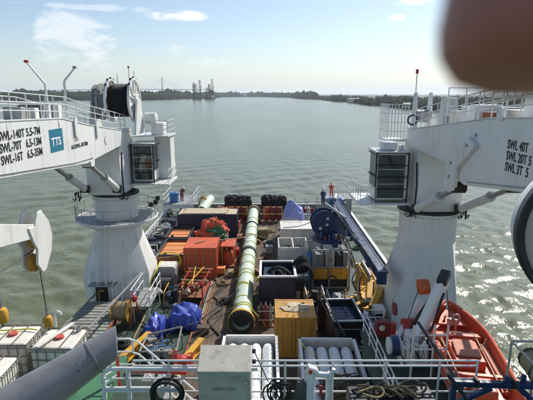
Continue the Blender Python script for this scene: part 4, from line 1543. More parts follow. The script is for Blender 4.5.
def navy_crane():
    t = thing('deck_crane', 'navy blue deck crane with its long boom lowered toward the right', 'crane', (5.4, 37.6, 0))
    MB().cyl((0, 0, 0), (0, 0, 2.5), .75, n=24).build('pedestal', 'navy', t)
    MB().lathe([(.6, 2.5), (1.65, 2.55), (1.65, 2.8), (.6, 2.85)], (0, -.2, 0), (0, 0, 1), 32).build('slewing_table', 'navy', t)
    # round cheek plates of the winch
    for y in (-.55, .55):
        MB().lathe([(0, 0), (1.12, 0), (1.12, .12), (0, .12)], (-.55, y, 3.95), (0, 1, 0), 36).build('winch_cheek', 'navy', t)
    for a, b in ((.25, .45), (-.35, -.4), (.2, -.1)):
        MB().cyl((-.55 + a, -.56, 3.95 + b), (-.55 + a, -.6, 3.95 + b), .13, n=12).build('cheek_hole', 'cream', t)
    MB().cyl((-.55, -.45, 3.95), (-.55, .55, 3.95), .7, n=24).build('winch_drum', 'wire', t)
    MB().prism([(-1.1, -.3, 2.8), (1.0, -.3, 2.8), (1.0, -.3, 4.7), (.3, -.3, 5.0), (-.4, -.3, 4.4)], (0, .6, 0)).build('king_post', 'navy', t, bevel=.04)
    # boom
    a, b = Vector((.6, 2.3, 5.15)), Vector((1.75, -11.2, 3.55))
    bm_ = MB().bar(a, b, .46, .72)
    boom = bm_.build('boom', 'navy', t, bevel=.05)
    dirn = (b - a).normalized()
    MB().bar(a + Vector((.25, 0, .34)), b + Vector((.25, 0, .34)), .09, .1).build('boom_flange', 'navy', boom)
    MB().bar(a + Vector((-.25, 0, .34)), b + Vector((-.25, 0, .34)), .09, .1).build('boom_flange', 'navy', boom)
    for k in (.15, .4, .65, .9):
        p = a.lerp(b, k) + Vector((-.235, 0, 0))
        MB().box(p, (.03, .5, .3)).build('stiffener', 'navy2', boom)
    MB().box(b + Vector((-.1, .05, 0)), (.58, .3, .84)).build('boom_end', 'navy', boom, bevel=.04)
    MB().box(a.lerp(b, .47) + Vector((-.25, 0, .1)), (.02, .9, .22)).build('name_plate', 'cream', boom)
    # head gear
    MB().cyl((.2, 2.6, 5.1), (1.3, 2.6, 5.1), .42, n=18).build('head_cylinder', 'ltblue', t)
    MB().blob((.95, 2.9, 5.0), (.8, .6, .45), 5, 16, 10, .15).build('head_cover', 'navy', t)
    MB().cyl((.5, 1.6, 5.5), (.75, 2.6, 5.65), .22, n=14).build('luffing_cylinder', 'steel', t)
    for i in range(6):
        x = .15 * i
        MB().tube(wobble((.35 + x * .4, -.7, 3.5), (.9 + x, -2.6 - .3 * i, 1.2), 8, -.5, .05, i), .06, 6).build('hose', ['rubber', 'steel', 'cream', 'rubber', 'rope', 'rubber'][i], t)
    for i in range(7):
        a_ = 3.4 + i * .28
        MB().cyl((1.3 * math.cos(a_), -.2 + 1.3 * math.sin(a_), 2.8), (1.25 * math.cos(a_), -.2 + 1.25 * math.sin(a_), 2.8 + .3 + .15 * (i % 3)), .13, n=8).build('valve', 'navy' if i % 3 else 'maroon', t)


navy_crane()

# blue-covered instrument beside the power pack
t = thing('valve_bottle', 'pair of light blue bottles on the left of the power pack', 'bottle', (3.35, 34.9, 0))
for i in range(2):
    MB().lathe([(0, 0), (.2, 0), (.2, 1.9), (.1, 2.15), (.06, 2.3), (0, 2.3)], (.15 * i, -.5 * i, 0.09), (0, 0, 1), 14).build('bottle', 'ltblue', t)


def yellow_arm():
    t = thing('hydraulic_grab', 'yellow jointed hydraulic arm below the navy boom', 'machine', (6.5, 29.4, 0))
    MB().bx(-.9, 1.0, -1.0, 1.0, 0, .55).build('base', 'yellow', t, bevel=.04)
    MB().cyl((.1, .1, .55), (.1, .1, 1.0), .6, n=18).build('turntable', 'yellow', t)
    P = [Vector(q) for q in ((-.1, .8, 1.0), (.1, 1.6, 2.6), (.55, -.1, 2.0), (.1, -1.9, 1.5))]
    for k in range(3):
        MB().bar(P[k], P[k + 1], .38, .5).build('arm', 'yellow', t, bevel=.05)
        MB().cyl(P[k + 1] - Vector((.26, 0, 0)), P[k + 1] + Vector((.26, 0, 0)), .17, n=12).build('pivot', 'steel', t)
    MB().bar((-1.6, -2.2, .8), (.6, -.8, 1.15), .35, .4).build('outrigger', 'yellow', t, bevel=.04)
    MB().bar((.2, -2.4, 1.2), (1.1, -1.0, 1.9), .45, .5).build('outrigger', 'yellow', t, bevel=.04)
    MB().cyl((.35, .9, 1.5), (.5, -.2, 2.4), .1, n=10).build('ram', 'steel', t)
    MB().cyl((.3, 1.5, 2.9), (.6, .1, 2.4), .1, n=10).build('ram', 'steel', t)
    for i in range(6):
        MB().tube(wobble((-.2 + .15 * i, 1.5, 2.6), (-.6 + .3 * i, -1.2, .8), 8, -.2, .15, i + 30), .045, 5).build('hose', ['rubber', 'cream', 'rubber', 'rubber', 'steel', 'rope'][i], t)
    MB().tube(arc((-.75, -.9, 1.0), .45, -.3, 2.8, 12, 'xz'), .05, 6).build('handle', 'white2', t)


yellow_arm()


def black_tank():
    t = thing('black_tank', 'open black tank with a white rim and dark blue grating', 'tank', (4.6, 25.3, 0), R(3))
    w, d, h = 1.75, 2.85, 2.0
    for x in (-w / 2, w / 2):
        MB().bx(x - .04, x + .04, -d / 2, d / 2, 0, h - .06).build('side_wall', 'black', t)
    for y in (-d / 2, d / 2):
        MB().bx(-w / 2 + .05, w / 2 - .05, y - .04, y + .04, 0, h - .06).build('end_wall', 'black', t)
    for x in (-w / 2, w / 2):
        MB().box((x, 0, h), (.11, d + .11, .08)).build('rim', 'white2', t, bevel=.01)
    for y in (-d / 2, d / 2):
        MB().box((0, y, h), (w - .12, .11, .08)).build('rim', 'white2', t, bevel=.01)
    MB().bx(-w / 2 + .05, w / 2 - .05, -d / 2 + .05, d / 2 - .05, h - .5, h - .42).build('grating', 'navy', t)
    sm = MB().box((0, 0, 0), (w - .14, .05, .06)).build('slat', 'navy', t, (0, -d / 2 + .2, h - .38))
    for i in range(1, 13):
        copy_part(sm, (0, -d / 2 + .2 + i * .2, h - .38), t)
    return t


black_tank()


def lattice_beam():
    t = thing('lattice_beam', 'black lattice beam leaning along the left side of the black tank', 'beam', (3.5, 24.6, 0))
    a, b = Vector((-.1, 2.2, 2.25)), Vector((.5, -2.4, 2.0))
    for x, z in ((-.17, 0), (.17, 0), (0, .3)):
        MB().cyl(a + Vector((x, 0, z)), b + Vector((x, 0, z)), .045, n=6).build('chord', 'black', t)
    for i in range(12):
        p, q = a.lerp(b, i / 12), a.lerp(b, (i + 1) / 12)
        for x in (-.17, .17):
            MB().cyl(p + Vector((x, 0, 0)), q + Vector((0, 0, .3)), .022, n=5).build('lacing', 'black', t)
    for k in (.1, .9):
        p = a.lerp(b, k)
        MB().bx(p.x - .25, p.x + .25, p.y - .1, p.y + .1, 0, p.z - .05).build('trestle', 'black', t)


lattice_beam()


def black_frame():
    t = thing('equipment_skid', 'black steel equipment frame in front of the black tank', 'frame', (5.2, 21.9, 0))
    w, d, h = 2.9, 2.2, 1.9
    for x in (-w / 2, -.4, w / 2):
        for y in (-d / 2, d / 2):
            MB().box((x, y, h / 2), (.1, .1, h)).build('post', 'black', t)
    for z in (.3, h):
        for y in (-d / 2, d / 2):
            MB().box((0, y, z), (w, .1, .1)).build('rail', 'black', t)
        for x in (-w / 2, w / 2):
            MB().box((x, 0, z + .003), (.1, d - .1, .1)).build('rail', 'black', t)
    g = random.Random(17)
    for i in range(9):
        x, y = g.uniform(-1.2, 1.2), g.uniform(-.8, .8)
        hh = g.uniform(.4, 1.3)
        if i % 3 == 0:
            MB().cyl((x, y, .3), (x, y, .3 + hh), g.uniform(.15, .3), n=14).build('pump', g.choice(['navy', 'black', 'grey']), t)
        else:
            MB().box((x, y, .3 + hh / 2), (g.uniform(.3, .7), g.uniform(.3, .7), hh), g.uniform(0, 1)).build('module', g.choice(['black', 'navy2', 'black', 'dkgrey']), t, bevel=.03)
    for i in range(8):
        MB().tube(wobble((g.uniform(-1.3, 1.3), g.uniform(-1, 1), 1.6), (g.uniform(-1.3, 1.3), g.uniform(-1, 1), .5), 7, -.3, .12, i + 60), .04, 5).build('hose', 'rubber', t)
    MB().blob((.3, -1.15, 1.45), (.13, .13, .13), 2, 12, 8, 0).build('float_ball', 'cream', t)


black_frame()


def black_machine():
    t = thing('pump_unit', 'dark pump unit with tangled hoses right of the black tank', 'machine', (6.75, 25.6, 0))
    MB().bx(-1.0, .75, -1.5, 1.5, 0, .25).build('skid', 'black', t)
    MB().cyl((-.5, -1.2, .8), (-.5, .9, .8), .45, n=20).build('motor', 'navy', t)
    MB().bx(.1, .7, -1.2, .2, .25, 1.3).build('gearbox', 'black', t, bevel=.05)
    MB().bx(-.1, .6, .5, 1.3, .25, 1.6).build('control_box', 'cream', t, bevel=.04)
    MB().bx(.0, .5, .45, .5, .7, 1.3).build('screen_panel', 'black', t)
    g = random.Random(23)
    for i in range(10):
        MB().tube(wobble((g.uniform(-.9, .7), g.uniform(-1.4, 1.4), 1.2), (g.uniform(-.9, .7), g.uniform(-1.5, 1.2), .35), 8, -.3, .12, i + 90), .045, 5).build('hose', g.choice(['rubber', 'rubber', 'yellow', 'steel']), t)


black_machine()


# racks of long gas tubes
def tube_rack(label, loc, w, d, h, n, rz=0):
    t = thing('gas_tube_rack', label, 'gas rack', loc, rz, 'white racks of gas tubes')
    hw = w / 2
    for x in (-hw, hw):
        for y in (-d / 2, d / 2):
            MB().box((x, y, h / 2), (.15, .15, h)).build('corner_post', 'white2', t, bevel=.012)
        for z in (.1, h):
            MB().box((x, 0, z + .003), (.14, d - .16, .14)).build('side_rail', 'white2', t, bevel=.01)
        MB().bx(x - .02, x + .02, -d / 2 + .1, d / 2 - .1, .2, h - .08).build('side_panel', 'cream', t)
    for y in (-d / 2, d / 2):
        for z in (.1, h):
            MB().box((0, y, z), (w - .16, .14, .14)).build('end_rail', 'white2', t, bevel=.01)
    MB().bx(-hw + .1, hw - .1, d / 2 - .03, d / 2 + .02, .2, h - .08).build('end_panel', 'cream', t)
    step = (w - .3) / n
    r = step * .46
    for lv in range(2):
        z = h - .42 - lv * (2 * r + .08)
        pr = [(.05, -.02), (.14, 0), (.15, .16), (r * .55, .2), (r * .88, .34), (r, .55), (r, d - .75), (r * .88, d - .55), (r * .5, d - .42), (.12, d - .36), (0, d - .36)]
        tm = MB().lathe(pr, (0, -d / 2 + .18, 0), (0, 1, 0), 24).mesh('gas_tube')
        tm.materials.append(M['cylwhite'])
        for i in range(n):
            o = bpy.data.objects.new('gas_tube', tm)
            COL.objects.link(o)
            o.parent = t
            o.location = (-hw + .15 + step * (i + .5), 0, z)
    for y in (-d / 4, d / 4):
        MB().box((0, y, h - .42 - r - .04), (w - .16, .1, .06)).build('support', 'cream', t)
    return t


tube_rack('white gas tube rack right of centre, a yellow strap across it', (3.0, 18.6, 0), 2.72, 5.1, 2.4, 4, R(-1))
tube_rack('white gas tube rack left of centre behind the grey locker', (-.82, 18.9, 0), 2.65, 5.1, 2.4, 4)
o = MB().tube(wobble((1.75, 20.6, 2.52), (2.2, 19.6, 2.40), 5, .05, .02, 1), .03, 5).build('strap', 'sling')
tag(o, 'yellow strap hanging over the leftmost tube of the right rack', 'strap')
t = thing('net_bundle', 'brown net bundle lying on the right gas tube rack', 'net', (3.2, 17.1, 2.2))
MB().blob((0, 0, .25), (.95, .55, .4), 41, 26, 14, .35, 0.0, 2.8).build('bundle', 'brownnet', t)
for i in range(12):
    g = random.Random(i + 200)
    MB().tube([(g.uniform(-.9, .9), g.uniform(-.6, .6), .45 + .2 * math.sin(k + i)) if k else (g.uniform(-.9, .9), -.5, .1) for k in range(5)], .03, 5).build('rope', 'brownnet', t)
tag(MB().tube([(3.15, 17.75, 2.75), (3.35, 17.1, 2.78), (3.75, 16.1, 2.5)], .035, 5).build('strap', 'sling'), 'straight yellow strap across the brown net bundle', 'strap')


# ------------------------------------------------------------------ left side clutter
def yellow_beam(label, a, b, w, h):
    a, b = Vector(a), Vector(b)
    t = thing('yellow_beam', label, 'beam', a, 0, 'yellow skid beams')
    d = b - a
    MB().bar((0, 0, 0), d, w, .05).build('top_flange', 'yellow', t)
    MB().bar((0, 0, -h), d - Vector((0, 0, h)), w, .05).build('bottom_flange', 'yellow', t)
    MB().bar((0, 0, -h / 2), d - Vector((0, 0, h / 2)), .06, h - .06).build('web', 'yellow', t)
    for k in (.2, .5, .8):
        q = d * k
        MB().box((q.x, q.y, q.z - h / 2), (w - .04, .04, h - .07)).build('stiffener', 'yellow', t)


yellow_beam('left yellow steel beam lying on the deck in front of the blue tarpaulin', (-7.9, 22.1, .7), (-6.95, 24.9, .75), .34, .5)
yellow_beam('right yellow steel beam lying on the deck in front of the blue tarpaulin', (-4.65, 21.3, .7), (-3.75, 24.2, .75), .36, .5)


def frame_between():
    t = thing('pipe_rack', 'grey pipe frame with hoses between the two yellow beams', 'frame', (-5.9, 23.4, 0))
    for x in (-1.0, 1.0):
        for y in (-.9, .9):
            MB().cyl((x, y, 0), (x, y, .9), .05, n=6).build('post', 'grey', t)
    for y in (-.9, .9):
        MB().cyl((-1, y, .9), (1, y, .9 + .5 * (y > 0)), .05, n=6).build('rail', 'grey', t)
    for x in (-1.0, 1.0):
        MB().cyl((x, -.9, .9), (x, .9, .9 + .5 * (x > 0)), .05, n=6).build('rail', 'grey', t)
    g = random.Random(44)
    for i in range(7):
        MB().box((g.uniform(-.8, .8), g.uniform(-.7, .7), .3 + .1 * i * .5), (g.uniform(.3, .6), g.uniform(.3, .6), .5), g.uniform(0, 3)).build('box', g.choice(['grey', 'black', 'steel', 'olive', 'dkgrey']), t, bevel=.02)
    for i in range(7):
        MB().tube(wobble((g.uniform(-1, 1), g.uniform(-1, 1), .9), (g.uniform(-1, 1), g.uniform(-1, 1), .3), 8, -.3, .12, i + 300), .035, 5).build('hose', g.choice(['rubber', 'rope', 'ltblue', 'rubber']), t)


frame_between()


def grey_winch():
    t = thing('deck_winch', 'grey deck winch with a yellow hose at the foot of the left crane', 'winch', (-7.6, 32.9, 0))
    MB().bx(-.9, .9, -1.4, 1.4, 0, .25).build('bed', 'black', t)
    MB().bx(-.7, .7, -.2, 1.2, .25, 1.7).build('housing', 'grey', t, bevel=.06)
    MB().bx(-.6, .6, -.1, 1.1, 1.71, 1.78).build('lid', 'cream', t, bevel=.02)
    MB().cyl((-.7, -.8, .75), (.7, -.8, .75), .42, n=20).build('drum', 'wire', t)
    for x in (-.78, .7):
        MB().cyl((x, -.8, .75), (x + .08, -.8, .75), .7, n=24).build('drum_flange', 'black', t)
    MB().tube(wobble((-.5, .9, 1.85), (-.9, -1.8, .6), 10, -.45, .05, 5), .05, 6).build('hose', 'sling', t)
    MB().tube(wobble((.7, 2.6, 1.3), (-.8, 1.0, 1.2), 10, .3, .06, 6), .05, 6).build('hose', 'sling', t)


grey_winch()


def white_frames():
    t = thing('access_stair', 'white tubular stair and platform between the left crane and the blue tarpaulin', 'stair', (-8.1, 29.0, 0))
    MB().bx(-.6, .6, -1.6, 1.4, 1.1, 1.16).build('platform', 'grey', t)
    rail_parts(t, [(-.6, -1.6, 1.16), (.6, -1.6, 1.16), (.6, 1.4, 1.16)], (.55, 1.1), .035, .035, 1.0)
    rail_parts(t, [(-.6, 1.4, 1.16), (-.6, -1.6, 1.16)], (.55, 1.1), .035, .035, 1.0)
    for x in (-.5, .5):
        for y in (-1.5, 1.3):
            MB().cyl((x, y, 0), (x, y, 1.1), .045, n=6).build('leg', 'white2', t)
    for i in range(5):
        MB().bx(-.45, .45, 1.4 + i * .26, 1.64 + i * .26, .9 - i * .2, .93 - i * .2).build('tread', 'grey', t)
    for x in (-.5, .5):
        MB().bar((x, 1.4, 1.05), (x, 2.75, .0), .05, .2).build('stringer', 'white2', t)
    MB().tube([(-.6, -1.4, 2.0), (-.2, -1.7, 1.4), (-.25, -1.75, .9)], .06).build('valve_pipe', 'red', t)
    MB().blob((-.35, -1.72, 1.75), (.22, .2, .18), 4, 12, 8, .15).build('valve', 'red', t)


white_frames()


def hose_reel():
    t = thing('hose_reel', 'yellow and rusty hose reel beside the corrugated hatch', 'reel', (-9.3, 27.2, 0))
    for x in (-.5, .5):
        MB().lathe([(.25, 0), (.75, 0), (.75, .06), (.25, .06)], (x, 0, .95), (1, 0, 0), 24, True).build('flange', 'yellow', t)
    MB().lathe([(.3, 0), (.6, .02), (.58, .2), (.62, .4), (.6, .6), (.57, .8), (.6, .98), (.3, 1.0)], (-.47, 0, .95), (1, 0, 0), 24).build('hose', 'olive', t)
    for x in (-.6, .6):
        MB().prism([(x, -.6, 0), (x, .6, 0), (x, .1, 1.05), (x, -.1, 1.05)], (.05, 0, 0)).build('stand', 'rusty', t)


hose_reel()


def hatch():
    t = thing('hatch_cover', 'weathered corrugated hatch cover at the foot of the left crane', 'hatch', (-11.05, 26.6, 0), R(0))
    MB().bx(-1.05, 1.35, -2.6, 2.6, 0, .62).build('coaming', 'rusty', t)
    for i in range(13):
        MB().bx(-1.15, 1.45, -.155, .155, 0, .07).build('plank', 'plankgrey', t, (0, -2.48 + i * .405, .63 + .012 * (i % 2)), bevel=.015)
    MB().bx(1.46, 1.56, -2.7, 2.7, .5, .8).build('edge_beam', 'rusty', t)


hatch()

o = MB().cyl((-9.5, 22.4, 2.3), (-8.75, 35.2, 1.9), .07, n=8).build('mooring_pole', 'dkgrey')
tag(o, 'long dark pole slanting past the foot of the left crane', 'pole')
o = MB().cyl((-12.1, 21.5, 1.2), (-11.9, 30.6, .9), .06, n=8).build('mooring_pole', 'dkgrey')
tag(o, 'dark pole along the ship side left of the corrugated hatch', 'pole')


# bulwark platform with railings outboard of the baskets (left side)
def side_walk():
    t = thing('side_platform', 'grey side walkway with white rails left of the orange-topped baskets', 'walkway', (-10.7, 44.0, 0))
    MB().bx(-1.0, .9, -8, 8, .35, .42).build('floor', 'grey', t)
    for i in range(6):
        MB().bar((-.9, 0, .43), (-.9, 0, 1.3), .09, .09).bar((-.9, 0, 1.26), (.85, 0, 1.26), .08, .08).bar((.85, 0, .43), (.85, 0, 1.3), .09, .09).build('frame', 'white2' if i % 2 else 'grey', t, (0, -7.5 + i * 3, 0))
    rail_parts(t, [(-.95, -8, .42), (-.95, 8, .42)], (.5, 1.0), .03, .03, 1.6)
    g = random.Random(15)
    for i in range(9):
        MB().box((g.uniform(-.4, .5), -7 + i * 1.7, .75), (g.uniform(.5, .9), g.uniform(.5, .9), g.uniform(.4, .9)), g.uniform(-.3, .3)).build('stowage_box', g.choice(['black', 'black', 'dkgrey', 'navy2', 'grey']), t, bevel=.03)
        MB().tube(wobble((g.uniform(-.8, .8), -7.8 + i * 1.7, .6), (g.uniform(-.8, .8), -6 + i * 1.7, .9), 7, -.2, .12, i + 800), .05, 6).build('hose', g.choice(['rubber', 'rope', 'wire', 'olive']), t)
    for i in range(11):
        MB().bar((-.95, -7.6 + i * 1.45, .46), (.85, -7.6 + i * 1.45, .46), .1, .1).build('deck_beam', 'grey' if i % 3 else 'white2', t)


side_walk()


def stern_stage():
    t = thing('stern_platform', 'white railed platform at the left stern corner', 'platform', (-9.9, 53.2, 0))
    MB().bx(-1.9, 1.6, -2.2, 2.6, 2.15, 2.25).build('floor', 'grey', t)
    for x in (-1.8, 1.5):
        for y in (-2.1, 2.5):
            MB().cyl((x, y, 0), (x, y, 2.15), .07, n=8).build('leg', 'white2', t)
    MB().bx(-1.9, 1.6, -2.28, -2.2, 1.8, 2.2).build('fascia', 'white2', t)
    rail_parts(t, [(-1.85, -2.2, 2.25), (-1.85, 2.55, 2.25), (1.55, 2.55, 2.25), (1.55, -2.2, 2.25)], (.55, 1.1), .035, .035, 1.2)
    d = thing('plastic_drum', 'blue plastic drum on the left stern platform', 'drum', (-10.75, 52.3, 2.25))
    MB().lathe([(0, 0), (.5, .02), (.52, .1), (.5, .35), (.53, .38), (.5, .42), (.5, .8), (.53, .83), (.5, .87), (.52, 1.1), (.42, 1.16), (0, 1.16)], (0, 0, 0), (0, 0, 1), 22).build('body', 'ltblue', d)
    MB().cyl((.2, -.1, 1.15), (.2, -.1, 1.22), .07, n=10).build('bung', 'black', d)
    r = thing('rope_reel', 'yellow rope bundle on a post right of the left stern platform', 'rope', (-7.4, 52.6, 0))
    MB().cyl((0, 0, 0), (0, 0, 1.9), .12, n=8).build('post', 'white2', r)
    for i in range(5):
        MB().tube([(.45 * math.cos(a), -.1 + .06 * i, 1.9 + (.75 + .04 * i) * math.sin(a)) for a in [2 * math.pi * k / 18 for k in range(18)]], .08, 6, True).build('turn', 'yellow', r)


stern_stage()


def stern_right():
    t = thing('stern_rack', 'pale open rack with railings at the stern right of the lavender tarpaulin', 'rack', (4.6, 51.6, 0))
    for x in (-1.3, 0, 1.3):
        for y in (-1.2, 1.2):
            MB().box((x, y, 1.4), (.1, .1, 2.8)).build('post', 'cream', t)
    for z in (1.2, 2.8):
        for y in (-1.2, 1.2):
            MB().box((0, y, z), (2.6, .09, .09)).build('rail', 'cream', t)
    MB().bx(-1.3, 1.3, -1.2, 1.2, 1.1, 1.15).build('shelf', 'grey', t)
    g = random.Random(31)
    for i in range(6):
        MB().blob((-1.1 + .44 * i, g.uniform(-.5, .5), 1.45), (.28, .3, .3), i + 70, 10, 6, .2).build('bundle', g.choice(['black', 'maroon', 'navy', 'grey', 'cream']), t)
    c = thing('rope_basket', 'orange rope coil lying behind the white container', 'rope', (4.9, 44.2, 1.7))
    MB().lathe([(0, -1.7), (.9, -1.7), (.95, -.2), (.8, 0), (0, 0)], (0, 0, 0), (0, 0, 1), 20).build('drum', 'grey', c)
    for k in range(6):
        rr = .25 + .12 * k
        MB().tube([(rr * math.cos(a), rr * math.sin(a), .12 + .05 * math.sin(a * 3 + k)) for a in [2 * math.pi * i / 20 for i in range(20)]], .08, 5, True).build('turn', 'net' if k % 3 else 'rope', c)
    d = thing('stern_bollard_frame', 'white railed stand behind the head of the navy crane', 'frame', (8.2, 52.5, 0))
    MB().bx(-1.5, 1.5, -1.5, 1.5, 0, 2.9).build('locker', 'grey', d, bevel=.04)
    rail_parts(d, [(-1.45, -1.45, 2.9), (1.45, -1.45, 2.9), (1.45, 1.45, 2.9), (-1.45, 1.45, 2.9)], (.5, 1.0), .03, .03, 1.0, closed=True)


stern_right()


# small loose gear scattered on the working deck
def scatter():
    g = random.Random(77)
    spots = [(-3.4, 33.5, 'rope', 'tan rope coil on the timber left of the pipe, level with the orange container front'),
             (-3.0, 30.2, 'rubber', 'black hose coil on the timber left of the pipe, level with the black skip'),
             (-3.6, 43.4, 'netg', 'green rope coil on the timber behind the red valve stack'),
             (-.2, 34.4, 'sling', 'yellow rope coil right of the pipe behind the black skip'),
             (-.1, 38.7, 'maroon', 'maroon rope coil right of the pipe beside the white cage'),
             (.2, 43.5, 'wire', 'grey wire coil right of the pipe beside the white container'),
             (-3.2, 46.2, 'brownnet', 'brown rope coil between the navy container and the pipe'),
             (.4, 47.4, 'rope', 'tan rope coil left of the lavender tarpaulin'),
             (2.9, 28.6, 'wire', 'grey wire coil behind the ochre container'),
             (-6.6, 34.0, 'sling', 'yellow rope coil at the foot of the orange container'),
             (-8.6, 24.6, 'rubber', 'black hose coil left of the left yellow beam'),
             (7.4, 45.0, 'rope', 'tan rope coil under the far end of the navy boom'),
             (8.6, 42.0, 'netg', 'green rope coil right of the navy boom'),
             (8.7, 37.5, 'rubber', 'black hose coil between the navy boom and the right bulwark')]
    for i, (x, y, m, lab) in enumerate(spots):
        t = thing('rope_coil', lab, 'rope', (x, y, .09 if -4.5 < x < 3.2 else .005), g.uniform(0, 6), 'rope coils on deck')
        for k in range(4):
            r0 = .28 + .1 * (k % 3)
            pts = [(r0 * math.cos(a) * g.uniform(.9, 1.1), r0 * math.sin(a) * g.uniform(.9, 1.1), .06 + .085 * (k // 2) + .02 * math.sin(2 * a)) for a in [2 * math.pi * j / 16 for j in range(16)]]
            MB().tube(pts, .045, 5, True).build('turn', m, t)


scatter()


# long loose lines snaking over the cargo
def loose(label, pts, r, m):
    out = []
    P = [Vector(p) for p in pts]
    for i in range(len(P) - 1):
        a, b, c, d = P[max(0, i - 1)], P[i], P[i + 1], P[min(len(P) - 1, i + 2)]
        for k in range(6):
            t = k / 6
            out.append(.5 * ((2 * b) + (c - a) * t + (2 * a - 5 * b + 4 * c - d) * t * t + (3 * b - a - 3 * c + d) * t ** 3))
    out.append(P[-1])
    tag(MB().tube(out, r, 6).build('loose_line', m), label, 'rope')


loose('tan rope running from the orange container roof across to the long pipe', [(-9, 35.0, 1.65), (-7.2, 35.6, 1.7), (-5.6, 36.0, 2.66), (-3.9, 38.5, 2.1), (-2.2, 41, 1.5), (-1.3, 42, 1.5), (.5, 43, .8), (1.4, 42.9, 2.7), (3.4, 42.4, 2.72)], .045, 'rope')
loose('yellow hose looping on the deck below the orange-topped baskets', [(-8.9, 36.0, 1.7), (-7.4, 35.6, 1.9), (-6.9, 34.9, 1.3), (-7.6, 34.3, .5), (-8.6, 34.5, .4), (-9.1, 33.9, .5)], .05, 'sling')
loose('black hose crossing the timber left of the long pipe', [(-4.2, 34.4, .14), (-3.4, 33.0, .14), (-3.9, 31.3, .14), (-3.0, 29.5, .14), (-3.8, 27.6, .14), (-2.9, 25.6, .14)], .05, 'rubber')
loose('brown rope on the timber beside the ochre container', [(-.4, 28.6, .14), (.2, 27.3, .14), (-.3, 25.8, .14), (.1, 24.0, .14), (-.5, 22.6, .14)], .045, 'brownnet')
loose('black cable sagging from the white container to the navy crane', [(1.5, 40.1, 2.7), (3.0, 39.0, 3.2), (4.4, 38.0, 4.1)], .035, 'rubber')


